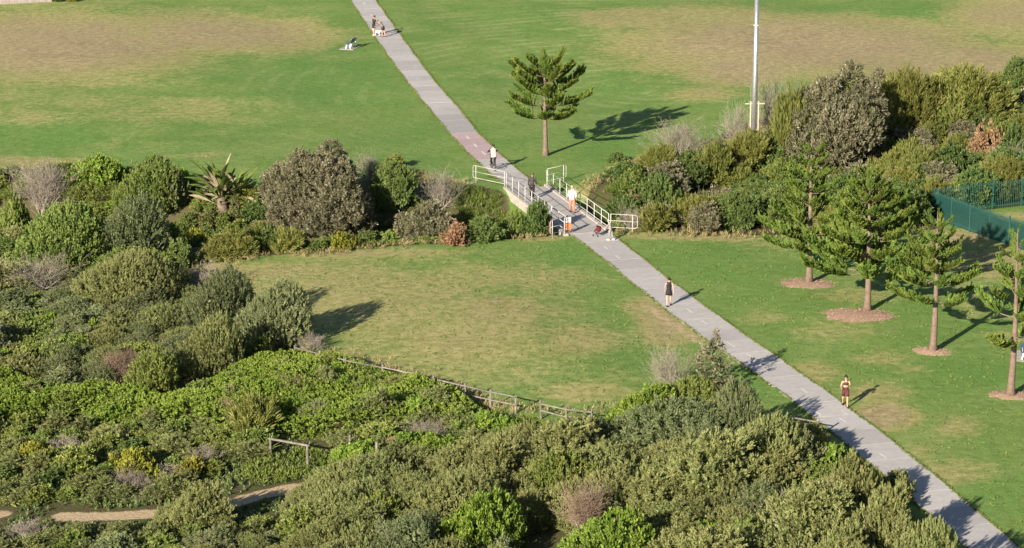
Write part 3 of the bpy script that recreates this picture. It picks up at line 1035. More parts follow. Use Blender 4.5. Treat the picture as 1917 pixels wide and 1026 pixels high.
shrub(1440, 826, 76, 38, 'bright', 'low bright green bush at the path side below the short fence')
shrub(1492, 836, 84, 44, 'bright', 'low bright green bush touching the path above the leaning olive bush')
shrub(1250, 738, 80, 78, 'dead', 'thin straw-coloured bare sapling clump standing on the mown lawn')
shrub(1330, 738, 84, 100, 'sapling', 'slender pale banksia sapling beside the path')
shrub(1560, 1120, 160, 130, 'heath', 'olive bush at the bottom border near the shaded path')
shrub(1465, 985, 40, 60, 'dead', 'straw-coloured bare twigs in the right of the foreground thicket')
shrub(1582, 978, 150, 128, 'heath', 'tall olive bush shading the path below the one leaning over the path edge')
shrub(1640, 1080, 170, 165, 'heath', 'tall olive bush at the bottom border shading the path')
shrub(1480, 900, 120, 90, 'grey', 'grey-olive bush behind the yellow-green one close to the path')
shrub(1420, 905, 170, 120, 'heathdome', 'high olive bush in the right half of the foreground thicket')
shrub(1715, 1150, 170, 165, 'heathdome', 'smooth tall olive bush at the bottom border beside the shaded path')
# right-hand thicket
shrub(1545, 305, 215, 195, 'banksia', 'largest banksia of the right thicket right of the light pole', back=.5)
shrub(1640, 225, 66, 95, 'banksia', 'banksia with pale silvery tips at the far edge of the right thicket')
shrub(1596, 200, 70, 70, 'bright', 'green bush behind the largest banksia of the right thicket')
shrub(1440, 290, 90, 120, 'dead', 'tall grey bare-stemmed bush beside the light pole')
shrub(1378, 288, 60, 84, 'dead', 'beige bare-stemmed bush left of the light pole')
shrub(1400, 312, 90, 62, 'feathery', 'feathery olive bush covering the foot of the light pole')
shrub(1475, 300, 80, 120, 'feathery', 'tall olive bush between the light pole and the largest banksia')
shrub(1268, 300, 92, 62, 'dead', 'rounded mauve-grey bare shrub at the far left edge of the right thicket')
shrub(1335, 330, 80, 68, 'feathery', 'feathery yellow-olive bush left below the light pole')
shrub(1155, 305, 38, 18, 'dark', 'tiny dark bush on the lawn edge right of the bridge')
shrub(1245, 350, 120, 64, 'banksia', 'brown-green bush below the mauve-grey bare shrub')
shrub(1165, 400, 130, 96, 'dark', 'dense dark green bush right of the bridge railing')
shrub(1225, 425, 110, 100, 'dark', 'tall dark green bush behind the near right wing railing')
shrub(1180, 425, 70, 40, 'dying', 'rusty grass-like bush behind the near right wing railing')
shrub(1295, 412, 80, 46, 'dead', 'grey bare bush in the middle of the right thicket')
shrub(1370, 430, 110, 76, 'dark', 'low dark bush at the front of the right thicket')
shrub(1430, 360, 140, 90, 'dark', 'dark green bush in front of the foot of the light pole')
shrub(1690, 260, 130, 110, 'feathery', 'feathery olive bush at the far edge right of the pale-tipped banksia')
shrub(1800, 245, 180, 100, 'feathery', 'widest feathery olive bush at the far edge of the right thicket')
shrub(1690, 330, 130, 100, 'feathery', 'feathery olive bush in the middle of the right thicket')
shrub(1848, 285, 95, 105, 'dying', 'tall rusty-red dying bush near the right border')
shrub(1790, 300, 80, 50, 'dying', 'small rusty dying bush left of the tall rusty-red one')
shrub(1905, 165, 80, 60, 'dark', 'dark green bush top at the right border above the thicket')
shrub(1895, 290, 90, 120, 'dark', 'dark green bush at the right border behind the rusty one')
shrub(1775, 352, 130, 84, 'dark', 'leafy green bush above the green fence corner')
shrub(1890, 345, 90, 60, 'dead', 'grey leaning bare stems above the green fence at the right border')
shrub(1480, 430, 120, 100, 'dark', 'dark bush behind the leftmost pine of the row')
shrub(1600, 425, 120, 90, 'fine', 'green bush behind the second pine of the row')

# ------------------------------------------------------------------ filling the thickets
KLAB = {'heathdome': 'smooth olive', 'greydome': 'smooth grey-green', 'dome': 'smooth green', 'brightdome': 'smooth bright green', 'heath': 'olive', 'grey': 'grey-green', 'bright': 'bright green leafy', 'fine': 'fine-leaved green', 'banksia': 'grey-brown banksia', 'dark': 'dark green', 'feathery': 'feathery olive', 'dying': 'rusty', 'yellow': 'yellow-green', 'dead': 'bare grey'}


FILLED = []
TRACK_SUN = [flat(u_, v_) for u_, v_ in ((160, 960), (230, 958), (290, 953), (430, 932), (480, 917), (530, 905))]


def fill(poly_px, kinds, wr, hr, pack, seed, where, tries=6000, hole=(), maxn=140):
    rg = random.Random(seed)
    L = polyline(poly_px)
    lo, hi = L.min(0), L.max(0)
    n = 0
    mine = []
    for _ in range(tries):
        if n >= maxn: break
        x, y = rg.uniform(lo[0], hi[0]), rg.uniform(lo[1], hi[1])
        if not inside(np.array([[x, y]]), L)[0]: continue
        if abs(x) > y * .192 + 2.5: continue
        q = rg.random()
        w = wr[0] + (wr[1] - wr[0]) * q * q
        r = w / 2
        if any((x - a) ** 2 + (y - b) ** 2 < (pack * (r + c)) ** 2 for a, b, c in PLACED): continue
        if any((x - a) ** 2 + (y - b) ** 2 < (r * .8 + c) ** 2 for a, b, c in hole): continue
        if dist_poly(np.array([[x, y]]), PATH_ALL)[0] < 1.9 + r * .75: continue
        h_ = w * hr[1]
        dep = y * CP + CAM_H * SP - h_ * SP
        uu, vv = W / 2 + FPX * (x + .42 * r) / dep, H / 2 - FPX * (y * SP + (h_ * .85 - CAM_H) * CP) / dep
        if 730 < vv and uu > np.interp(vv, [q_[1] for q_ in LEFT2], [q_[0] for q_ in LEFT2]) - 6: continue
        un = W / 2 + FPX * x / dep
        vt = H / 2 - FPX * (y * SP + (h_ - CAM_H) * CP) / dep
        if abs(un - 1078) < 92 + .75 * r * FPX / dep and vt < 1012 and H / 2 - FPX * (y * SP - CAM_H * CP) / (y * CP + CAM_H * SP) > 985: continue
        if min(dist_poly(np.array([[x, y]]), polyline(s_))[0] for s_ in SANDY[:4]) < .9 + .55 * r: continue
        if any(y < p_[1] and y > p_[1] - 5 - h_ and abs(x - p_[0] + .5 * (p_[1] - y)) < r + .3 and h_ * 2.6 > math.hypot(x - p_[0], y - p_[1]) + .5 for p_ in TRACK_SUN): continue
        k = rg.choices([a for a, b in kinds], [b for a, b in kinds])[0]
        h = w * rg.uniform(*hr)
        z = float(gz(x, y)[0])
        o = put_shrub(x, y, z, w, h, k, None, '%s shrubs of %s' % (KLAB[k], where))
        FILLED.append((o, k, x, y, z + h * .6))
        n += 1
    return n


def hole_px(u, v, rpx):
    p = flat(u, v)
    return (p[0], p[1], rpx / px_per_m((p[0], p[1], 0)))


F_ = {}
F_['left back'] = fill([(-60, 330), (330, 345), (345, 420), (330, 500), (-60, 520)], [('fine', 4), ('dome', 3), ('heath', 2), ('dead', .3), ('bright', .5), ('grey', 2)], (2.4, 4.4), (.36, .5), .58, 1, 'the far left thicket')
F_['gully left'] = fill([(345, 368), (470, 378), (500, 400), (700, 380), (900, 380), (985, 412), (1020, 436), (960, 436), (780, 452), (640, 465), (470, 470), (390, 480)], [('dark', 3), ('fine', 3), ('feathery', 1), ('heath', 2)], (1.4, 2.4), (.45, .7), .62, 2, 'the gully left of the bridge', hole=[hole_px(365, 465, 34)])
F_['left mid'] = fill([(-60, 530), (340, 520), (440, 570), (530, 640), (450, 690), (240, 720), (-60, 700)], [('heath', 4), ('heathdome', 3), ('grey', 3), ('greydome', 3), ('dead', .3), ('fine', 1)], (2.6, 5.4), (.34, .48), .56, 3, 'the thicket left of the mown lawn')
F_['left low'] = fill([(-60, 540), (150, 560), (180, 660), (-60, 700)], [('fine', 4), ('bright', 2), ('dead', .5)], (1.8, 3.0), (.4, .55), .5, 4, 'the left border of the thicket')
F_['carpet'] = fill([(-60, 700), (300, 740), (480, 685), (575, 692), (700, 725), (830, 760), (880, 785), (780, 800), (640, 780), (560, 800), (420, 810), (200, 790), (-60, 790)], [('bright', 2), ('heath', 2.5), ('dead', .25), ('fine', 2)], (2.0, 3.4), (.42, .55), .95, 5, 'the bright leaf carpet below the mown lawn', maxn=170)
F_['low left'] = fill([(-60, 800), (200, 800), (480, 815), (470, 850), (380, 880), (300, 925), (100, 935), (-60, 935)], [('heath', 4), ('fine', 4), ('dead', .5), ('yellow', .4), ('dark', 1)], (1.6, 2.9), (.36, .52), .56, 6, 'the low heath above the sandy track')
F_['low left 2'] = fill([(-60, 1000), (300, 995), (560, 975), (560, 1120), (-80, 1120)], [('heath', 4), ('heathdome', 2), ('fine', 2), ('dead', .4), ('grey', 2)], (1.6, 3.0), (.38, .55), .62, 7, 'the heath below the sandy track')
HOLES = [hole_px(1420, 830, 40)]
F_['front'] = fill([(600, 935), (650, 910), (760, 905), (860, 868), (960, 852), (1080, 846), (1180, 840), (1260, 832), (1400, 850), (1500, 850), (1590, 890), (1690, 968), (1770, 1040), (1870, 1180), (560, 1180), (575, 1000)], [('heath', 10), ('heathdome', 9), ('grey', 2), ('greydome', 1), ('fine', .6)], (3.0, 6.4), (.44, .62), .46, 8, 'the foreground thicket', hole=HOLES, maxn=190)
F_['fence side'] = fill([(560, 690), (700, 725), (840, 765), (900, 790), (960, 812), (940, 850), (860, 858), (740, 870), (660, 860), (620, 830), (700, 800)], [('bright', 3), ('fine', 2), ('heath', 3)], (1.6, 2.8), (.40, .55), .52, 9, 'the slope below the timber fence')
F_['right'] = fill([(1130, 400), (1140, 350), (1250, 310), (1350, 310), (1430, 280), (1560, 250), (1720, 240), (1980, 210), (1980, 364), (1900, 372), (1775, 388), (1735, 396), (1660, 425), (1450, 432), (1200, 428)], [('dark', 6), ('banksia', 2.5), ('feathery', 3), ('fine', 3), ('dead', .5), ('dying', .3)], (2.6, 5.0), (.50, .85), .48, 10, 'the right-hand thicket', maxn=150)
LANDMARKS = [(115, 450, 'windswept green dome'), (415, 345, 'giant strappy plant'), (585, 375, 'big left banksia'), (1043, 380, 'footbridge'), (1410, 250, 'light pole'), (1745, 390, 'green fence corner'),
             (285, 700, 'leaning olive dome'), (540, 835, 'timber access frame'), (250, 875, 'yellow-flowering bush'), (1090, 950, 'brown leafless bush'), (990, 755, 'gap in the timber fence'),
             (1548, 210, 'largest right banksia'), (512, 595, 'bush shading the mown lawn'), (850, 440, 'rusty gully bush'), (1848, 235, 'rusty-red right bush'), (80, 400, 'grey stem tangle'),
             (705, 845, 'reddish timber step'), (1690, 890, 'bush leaning over the path'), (360, 950, 'olive bush before the track bend'), (1215, 780, 'yellow-green thicket-top bush'), (570, 715, 'rust-coloured carpet bush')]
DIRS = ['right of', 'to the upper right of', 'above', 'to the upper left of', 'left of', 'to the lower left of', 'below', 'to the lower right of']
ORD = ['nearest', 'second', 'third', 'fourth', 'fifth', 'sixth', 'seventh', 'eighth', 'ninth', 'tenth', 'eleventh', 'twelfth', 'thirteenth', 'fourteenth', 'fifteenth', 'sixteenth', 'seventeenth', 'eighteenth', 'nineteenth', 'twentieth']
buckets = {}
for (o, k, x, y, z) in FILLED:
    dep = y * CP - (z - CAM_H) * SP
    u_, v_ = W / 2 + FPX * x / dep, H / 2 - FPX * (y * SP + (z - CAM_H) * CP) / dep
    dd_, lu, lv, nm_ = min((math.hypot(u_ - a, v_ - b), a, b, c) for a, b, c in LANDMARKS)
    q_ = DIRS[int(round(math.atan2(lv - v_, u_ - lu) / (math.pi / 4))) % 8]
    buckets.setdefault((k, q_, nm_), []).append((dd_, o))
for (k, q_, nm_), lst in buckets.items():
    lst.sort(key=lambda t: t[0])
    for i, (dd_, o) in enumerate(lst):
        o['label'] = '%s %s shrub %s the %s' % (ORD[min(i, 19)], KLAB[k], q_, nm_)
print('SHRUBS', F_, len(PLACED))

# ------------------------------------------------------------------ low cover nobody could count
def hummock(x, y):
    return .62 + .26 * np.sin(x * .75 + 1.0) * np.sin(y * .55) + .09 * np.sin(x * 1.9 + y * .6) * np.sin(y * 1.5 + 2) + .04 * np.sin(x * 4.1) * np.sin(y * 3.7 + 1)


def leaf_carpet(name, label, mat, poly_px, hs, dens, seed, TL, n, ll, lw):
    rng = np.random.default_rng(seed)
    L = polyline(poly_px)
    lo, hi = L.min(0), L.max(0)
    m = int((hi - lo).prod() * dens)
    P = rng.uniform(lo, hi, (m, 2))
    P = P[inside(P, L) & (np.abs(P[:, 0]) < P[:, 1] * .195 + 1)]
    top = lambda Q: gz(Q[:, 0], Q[:, 1]) + hs * hummock(Q[:, 0], Q[:, 1]) * smooth(dist_poly(Q, L, True) / 1.3)
    z = top(P)
    e = np.array([.12, 0])
    gx = (top(P + e) - top(P - e)) / .24
    gy = (top(P + e[::-1]) - top(P - e[::-1])) / .24
    N = unit(np.column_stack([-gx, -gy, np.ones(len(P))]))
    D = unit(N + rng.normal(0, .35, N.shape))
    f = np.sin(P[:, 0] * .5 + 1) * np.sin(P[:, 1] * .42) + .5 * np.sin(P[:, 0] * 1.3) * np.sin(P[:, 1] * 1.1 + 2)
    t = np.clip(.45 + .22 * f + rng.normal(0, .2, len(P)), 0, .84)
    V, tn = tufts(np.column_stack([P, z - TL * .6]), D, n, TL, ll, lw, .95, rng, t)
    # larger leaves underneath, tinted darker
    P2 = P[: len(P) // 1]
    V2 = leaf_quads(np.column_stack([P2, z - .22 - .1 * rng.random(len(P2))]), unit(rng.normal(size=(len(P2), 3)) * np.array([1, 1, .35])), rng.uniform(.2, .34, len(P2)), rng.uniform(.12, .2, len(P2)), rng)
    V = np.vstack([V, V2])
    tn = np.concatenate([tn, np.repeat(rng.uniform(.1, .5, len(P2)), 4)])
    return tag(link(name, mesh_quads(name, V, quads_of(len(V) // 4), mat, tn)), label, 'ground cover', kind='stuff')


leaf_carpet('leaf_carpet', 'continuous carpet of bright green creeping leaves below the mown lawn', M['bright'],
            [(-60, 700), (130, 722), (300, 748), (340, 732), (480, 672), (575, 664), (700, 698), (800, 726), (885, 752), (925, 778), (870, 806), (760, 806), (640, 818), (560, 818), (440, 822), (300, 806), (150, 796), (-60, 796)], 1.35, 38, 71, .13, 13, .105, .062)
leaf_carpet('scrub_carpet', 'low olive scrub covering the slope at the left border', M['fine'],
            [(-60, 575), (130, 570), (190, 640), (160, 700), (-60, 710)], 1.1, 20, 72, .2, 12, .13, .06)

def scatter(poly_px, dens, seed, avoid_sand=True):
    rng = np.random.default_rng(seed)
    L = polyline(poly_px)
    lo, hi = L.min(0), L.max(0)
    n = int((hi - lo).prod() * dens)
    P = rng.uniform(lo, hi, (n, 2))
    P = P[inside(P, L) & (np.abs(P[:, 0]) < P[:, 1] * .195 + 1)]
    if avoid_sand:
        for s in SANDY:
            P = P[dist_poly(P, polyline(s)) > .75 + .35 * rng.random(len(P))]
    return P, rng


def cover(name, label, mat, P, rng, L, n, ll, lw, spread, lean=.35, thin=True):
    if thin:
        ph = rng.uniform(0, 6, 4)
        f = np.sin(P[:, 0] * .9 + ph[0]) * np.sin(P[:, 1] * .7 + ph[1]) + .6 * np.sin(P[:, 0] * 2.3 + ph[2]) * np.sin(P[:, 1] * 1.9 + ph[3])
        P = P[rng.random(len(P)) < .62 + .38 * f]
    z = gz(P[:, 0], P[:, 1])
    D = unit(np.column_stack([rng.normal(0, lean, (len(P), 2)), np.ones(len(P))]))
    t = np.clip(.42 + .25 * np.sin(P[:, 0] * .6) * np.sin(P[:, 1] * .5) + rng.normal(0, .2, len(P)), 0, .84)
    V, tn = tufts(np.column_stack([P, z - .02]), D, n, L, ll, lw, spread, rng, t)
    return tag(link(name, mesh_quads(name, V, quads_of(len(V) // 4), mat, tn)), label, 'ground cover', kind='stuff')


P, rng = scatter([(-60, 800), (480, 800), (600, 830), (620, 900), (600, 990), (560, 1060), (-80, 1060)], 20, 21)
cover('ground_cover', 'low green herbs covering the ground around the sandy track', M['herb'], P, rng, .16, 9, .15, .075, 1.1)
P, rng = scatter([(840, 352), (935, 362), (960, 385), (1000, 405), (1040, 432), (960, 437), (880, 440), (850, 400)], 26, 22)
cover('long_grass', 'long bright green grass on the gully bank left of the bridge', M['grass'], P, rng, .3, 10, .34, .035, .6)
P, rng = scatter([(500, 835), (580, 838), (640, 850), (590, 890), (520, 905), (440, 880), (470, 850)], 30, 23)
cover('bank_grass', 'bright green grass around the timber frame beside the sandy track', M['grass'], P, rng, .2, 9, .24, .045, .8)
P, rng = scatter([(800, 815), (870, 790), (925, 772), (1010, 790), (1100, 800), (1060, 850), (940, 870), (860, 885), (740, 900), (700, 870)], 22, 25)
cover('slope_grass', 'green grass and herbs on the slope between the leaf carpet and the foreground thicket', M['grass'], P, rng, .2, 9, .22, .05, .8)
edge = []
for seg in ([(380, 492), (470, 480), (640, 468), (780, 457), (960, 440), (1030, 446)], [(1150, 436), (1200, 437), (1400, 438), (1560, 442), (1680, 430), (1740, 412)], [(1100, 350), (1130, 335), (1170, 315), (1230, 290)], [(560, 655), (700, 690), (840, 728), (930, 764), (1100, 776), (1240, 772)], [(690, 322), (750, 322), (800, 335), (870, 345)], [(0, 312), (240, 305)]):
    L = polyline(seg)
    rg = np.random.default_rng(len(edge) + 5)
    s = np.concatenate([[0], np.cumsum(np.hypot(*np.diff(L, axis=0).T))])
    t = rg.uniform(0, s[-1], int(s[-1] * 26))
    q = np.stack([np.interp(t, s, L[:, 0]), np.interp(t, s, L[:, 1])], 1)
    edge.append(q + rg.normal(0, .55, q.shape))
P = np.vstack(edge)
cover('edge_grass', 'dry straw-coloured grass fringing the thickets and the timber fence', M['drygrass'], P, np.random.default_rng(31), .18, 8, .26, .03, .7)
M['turf'] = leaf_mat('lawn_tufts', (.130, .205, .046), (.250, .285, .095), (.36, .33, .15), hue=0, val=0)
P, rng = scatter([(400, 505), (700, 480), (1020, 455), (1065, 450), (1180, 530), (1260, 600), (1400, 700), (1470, 750), (1300, 745), (1150, 760), (950, 730), (700, 672), (580, 640), (470, 560)], 4.5, 26)
P2, _ = scatter([(1160, 450), (1420, 448), (1700, 440), (1917, 480), (1990, 800), (1990, 1040), (1900, 1010), (1700, 845), (1540, 725), (1300, 555)], 4.0, 27)
P = np.vstack([P, P2])
P = P[dist_poly(P, PATH_ALL) > 2.1]
cover('lawn_tufts', 'coarse grass tufts and weeds standing up in the near lawns', M['turf'], P, rng, .05, 7, .10, .035, 1.3)
# short turf overhanging the path edges
edge = []
rg = np.random.default_rng(44)
for L in PATH_EDGE:
    s = np.concatenate([[0], np.cumsum(np.hypot(*np.diff(L, axis=0).T))])
    t = rg.uniform(0, s[-1], int(s[-1] * 34))
    q = np.stack([np.interp(t, s, L[:, 0]), np.interp(t, s, L[:, 1])], 1)
    edge.append(q + rg.normal(0, .05, q.shape) + .03 * np.sin(t * .9)[:, None])
cover('verge_grass', 'short turf growing over both edges of the concrete path', M['grass'], np.vstack(edge), rg, .05, 6, .08, .03, 1.0, thin=False)

# ------------------------------------------------------------------ Norfolk pines
def pine_branch(seed, L=3.0):
    """one limb along +x with rope-like upswept branchlets; returns (wood mesh, foliage mesh)"""
    rng = np.random.default_rng(seed)
    t = np.linspace(0, 1, 9)
    bend = rng.uniform(-.06, .06)
    axis = np.stack([t * L, bend * L * t * t, L * (-.06 * np.sin(math.pi * t) + .17 * t ** 2.2)], 1)
    wood = MB().tube(axis, list(.042 * (1 - t * .8)), 5)
    B, D, LN = [], [], []
    n = 15
    for k in range(n):
        tt = .34 + .66 * (k + rng.uniform(-.3, .3)) / n
        p = np.array([np.interp(tt, t, axis[:, i]) for i in range(3)])
        for sgn in (-1, 1):
            ang = R(rng.uniform(38, 62))
            d = unit(np.array([math.cos(ang), sgn * math.sin(ang), rng.uniform(.10, .50)]))
            B.append(p); D.append(d); LN.append(L * .25 * (1.12 - .62 * tt) * rng.uniform(.75, 1.2))
        if rng.random() < .7:
            B.append(p); D.append(unit(np.array([.6, rng.uniform(-.3, .3), rng.uniform(.5, .9)]))); LN.append(L * .14 * rng.uniform(.7, 1.2))
    tip = axis[-1]
    for k in range(5):
        B.append(axis[-2]); D.append(unit(np.array([1, rng.uniform(-.5, .5), rng.uniform(0, .7)]))); LN.append(L * .14)
    B, D, LN = np.array(B), np.array(D), np.array(LN)
    m = 15
    s = (np.arange(m) + .5) / m
    curve = np.array([0, 0, 1.0])
    base = B[:, None] + D[:, None] * (LN[:, None] * s)[..., None] + curve * (LN[:, None] * .30 * s ** 2)[..., None]
    dd = unit(D[:, None] + curve * (.6 * s)[None, :, None] * np.ones((len(B), 1, 1)))
    reps = 5
    base, dd = np.repeat(base, reps, 1).reshape(-1, 3), np.repeat(dd, reps, 1).reshape(-1, 3)
    perp = unit(np.cross(dd, rng.normal(size=dd.shape)))
    d2 = unit(dd + perp * .55)
    V = leaf_quads(base, d2, rng.uniform(.10, .17, len(base)), rng.uniform(.038, .065, len(base)), rng)
    tint = np.repeat(np.clip(rng.normal(.42, .2, len(B)), 0, .84), m * reps)
    return wood.mesh('branch', M['pinebark'], True), mesh_quads('needles', V, quads_of(len(V) // 4), M['pine'], np.repeat(np.clip(tint + rng.normal(0, .1, len(tint)), 0, .84), 4))


PB = [pine_branch(500 + i) for i in range(7)]


def pine(u, vb, height, low, rmax, label, seed, prof, gap=.62, per=(5, 7), sparse=0.0, lean=0.0, group=None):
    rg = random.Random(seed)
    p = ground_at(u, vb)
    root = empty('norfolk_pine', p, rg.uniform(0, 6.28), label=label, cat='tree', group=group)
    n = 14
    tb = MB()
    pts, rad = [], []
    for i in range(n):
        t = i / (n - 1)
        z = height * t - .1 * (1 - t)
        pts.append((.05 * math.sin(t * 5 + seed), .05 * math.cos(t * 4 + seed), z))
        rad.append(.19 * (1 - t) ** .85 + .012 + .11 * math.exp(-max(z, 0) / .22))
    tb.tube(pts, rad, 12).build('trunk', M['pinebark'], root, True)
    z = low
    a0 = rg.uniform(0, 6.28)
    while z < height - .75:
        t = (z - low) / (height - low)
        r = rmax * prof(t)
        k = rg.randint(*per)
        a0 += rg.uniform(.3, .8)
        for i in range(k):
            if rg.random() < sparse: continue
            L = r * rg.uniform(.82, 1.12)
            me_w, me_f = PB[rg.randrange(len(PB))]
            b = link('branch', me_w, root)
            b.location = (0, 0, z + rg.uniform(-.08, .08))
            el = R(2 + 30 * t + rg.uniform(-5, 5))
            b.rotation_euler = (rg.uniform(-.25, .25), -el, a0 + 2 * math.pi * i / k + rg.uniform(-.15, .15))
            sc = L / 3.0
            b.scale = (sc, sc * rg.uniform(.9, 1.2), sc * rg.uniform(.95, 1.25))
            link('needles', me_f, b)
        z += gap * (1 - .35 * t) * rg.uniform(.85, 1.15)
    tip = link('leader', PB[0][1], root)
    tip.location = (0, 0, height - .5)
    tip.rotation_euler = (0, R(-86), 0)
    tip.scale = (.22, .14, .14)
    return p


def mulch(u, vb, ru, rv, seed, label):
    p = ground_at(u, vb)
    s = px_per_m(p)
    rng = np.random.default_rng(seed)
    rx = ru / s
    ry = rv / s / math.sin(math.atan2(CAM_H, p[1])) * .92
    N, K = 40, 7
    V, Q = [], []
    ph = rng.uniform(0, 6.28, 3)
    for k in range(K):
        q = (k / (K - 1))
        for i in range(N):
            a = 2 * math.pi * i / N
            w = 1 + .06 * math.sin(3 * a + ph[0]) + .05 * math.sin(7 * a + ph[1])
            x, y = p[0] + rx * q * w * math.cos(a), p[1] + ry * q * w * math.sin(a)
            V.append((x, y, float(gz(x, y)[0]) + .13 * (1 - q ** 2.2) - .015))
    for k in range(K - 1):
        for i in range(N):
            Q.append((k * N + i, k * N + (i + 1) % N, (k + 1) * N + (i + 1) % N, (k + 1) * N + i))
    m = int(rx * ry * 3.14 * 120)
    q, a = np.sqrt(rng.random(m)) * 1.02 + np.abs(rng.normal(0, .09, m)), rng.uniform(0, 6.28, m)
    x, y = p[0] + rx * q * np.cos(a), p[1] + ry * q * np.sin(a)
    z = gz(x, y) + .13 * np.clip(1 - q ** 2.2, 0, 1) + .005
    d = unit(np.column_stack([rng.normal(size=(m, 2)), rng.normal(0, .25, m)]))
    LV = leaf_quads(np.column_stack([x, y, z]), d, rng.uniform(.05, .11, m), rng.uniform(.015, .035, m), rng)
    b = len(V)
    V = np.vstack([np.array(V), LV])
    Q = np.vstack([np.array(Q), quads_of(m) + b])
    tn = np.concatenate([rng.uniform(.1, .5, b), np.repeat(rng.random(m), 4)])
    o = link('mulch_bed', mesh_quads('mulch_bed', V, Q, M['mulch'], tn))
    tag(o, label, 'mulch bed', kind='stuff')


dome = lambda t: math.sin(math.pi * (.30 + .66 * t)) ** .9 if t < 1 else .1
cone = lambda t: .62 + .38 * min(1, t * 4) if t < .25 else 1.0 - .86 * (t - .25) / .75
pine(1020, 291, 7.3, 2.9, 3.3, 'lone pine casting a long shadow on the far lawn behind the bridge', 3, lambda t: float(np.interp(t, [0, .25, .6, .85, 1], [.86, 1.0, .84, .52, .3])), gap=.82, per=(5, 6))
pine(1513, 530, 9.3, 2.2, 3.0, 'leftmost pine of the row on the right lawn beside the thicket', 5, lambda t: 1.0 - .80 * t, gap=.95, per=(5, 6))
pine(1622, 582, 8.6, 2.4, 4.3, 'broad second pine of the row with the long mulch bed at its foot', 6, lambda t: 1.0 - .84 * t ** .9, gap=.88, per=(5, 7))
pine(1746, 658, 8.0, 2.9, 2.95, 'third pine of the row with a neat cone of drooping branches', 8, lambda t: (.85 + .15 * min(1, t * 5)) * (1 - .78 * t), gap=.9, sparse=.05)
pine(1892, 742, 9.1, 3.2, 3.0, 'tall sparse pine nearest the right border', 9, lambda t: 1.0 - .78 * t, gap=1.05, per=(4, 6), sparse=.12)
mulch(1511, 531, 52, 12, 1, 'round orange-brown mulch bed under the leftmost pine of the row')
mulch(1606, 590, 68, 15, 2, 'largest and longest mulch bed under the broad second pine')
mulch(1744, 658, 38, 8.5, 3, 'small pale mulch bed under the third pine of the row')
mulch(1893, 740, 44, 10, 4, 'brown mulch bed under the tall sparse pine at the right border')

# ------------------------------------------------------------------ strappy giant plant (paddle leaves, many dead)
def paddle(seed, L, Wd, droop, mat):
    rng = np.random.default_rng(seed)
    n = 12
    V, Q = [], []
    for i in range(n + 1):
        t = i / n
        w = (.05 if t < .38 else Wd * math.sin(math.pi * min(1, (t - .36) / .66)) ** .7 + .01)
        x = L * (t - .18 * droop * t * t)
        z = L * (.10 * t - droop * .62 * t ** 2.3)
        fold = .35 * w
        tear = rng.uniform(.75, 1.1)
        V += [(x, -w * tear, z + fold), (x, 0, z), (x, w * tear, z + fold)]
    for i in range(n):
        b = i * 3
        Q += [(b, b + 1, b + 4, b + 3), (b + 1, b + 2, b + 5, b + 4)]
    return mesh_quads('paddle_leaf', V, Q, mat, np.clip(rng.normal(.45, .15, len(V)), 0, .84))


M['paddle'] = leaf_mat('paddle_leaves', (.13, .19, .045), (.25, .31, .075), trans=.3, hue=.015, val=.2, rough=.4)
M['paddle_dead'] = leaf_mat('dead_paddle_leaves', (.30, .245, .165), (.46, .385, .27), trans=.15, hue=.01, val=.15, rough=.8)
pg = [paddle(600 + i, 2.4, .19, .25 + .2 * i, M['paddle']) for i in range(4)]
pd = [paddle(620 + i, 2.1, .13, .12 + .2 * i, M['paddle_dead']) for i in range(4)]
p = ground_at(413, 380)
st = empty('strappy_plant', (p[0], p[1] + .3, p[2]), 0, label='giant strappy palm-like plant with green and dead tan leaves', cat='plant')
st.scale = (1.45, 1.45, 1.4)
MB().tube([(0, 0, -.2), (.05, 0, .4), (0, .05, .8), (0, 0, 1.1)], [.30, .27, .22, .12], 9).build('trunk', M['stem'], st, True)
MB().tube([(.4, .3, -.2), (.6, .3, .4), (.75, .35, .8)], [.22, .20, .12], 8).build('trunk', M['stem'], st, True)
rg = random.Random(9)
for i in range(96):
    dead = rg.random() < .38
    a = i * 2.39996
    if dead and rg.random() < .5: a = rg.uniform(2.2, 3.9)
    el = R(rg.uniform(8, 78)) if dead else R(rg.uniform(30, 88))
    b = link('leaf', rg.choice(pd if dead else pg), st)
    off = (.0, .0, rg.uniform(.35, 1.1)) if rg.random() < .7 else (.75, .35, rg.uniform(.35, .8))
    b.location = off
    b.rotation_euler = (rg.uniform(-.5, .5), -el, a)
    s_ = rg.uniform(.6, 1.0)
    b.scale = (s_, s_, s_)


def rosette(u, vb, size, n, label, seed):
    rg = random.Random(seed)
    p = ground_at(u, vb)
    root = empty('agave_plant', (p[0], p[1], p[2]), 0, label=label, cat='plant')
    mesh = []
    for k in range(3):
        V, Q = [], []
        for i in range(8):
            t = i / 7
            w = .055 * (1 - t) ** .6 + .004
            V += [(t, -w, .05 + .12 * t - .2 * k * t * t), (t, 0, -.02 + .05 + .12 * t - .2 * k * t * t), (t, w, .05 + .12 * t - .2 * k * t * t)]
        for i in range(7):
            b = 3 * i
            Q += [(b, b + 1, b + 4, b + 3), (b + 1, b + 2, b + 5, b + 4)]
        mesh.append(mesh_quads('strap_leaf', V, Q, M['paddle'], np.full(len(V), .6)))
    for i in range(n):
        b = link('leaf', mesh[i % 3], root)
        b.location = (0, 0, .05)
        b.rotation_euler = (0, -R(rg.uniform(10, 75)), i * 2.39996)
        s_ = size * rg.uniform(.75, 1.1)
        b.scale = (s_, s_, s_)


rosette(500, 848, 1.0, 22, 'spiky strap-leaved rosette plant at the left post of the timber frame', 1)
rosette(866, 792, .8, 18, 'small spiky strap-leaved rosette on the slope below the timber fence', 2)

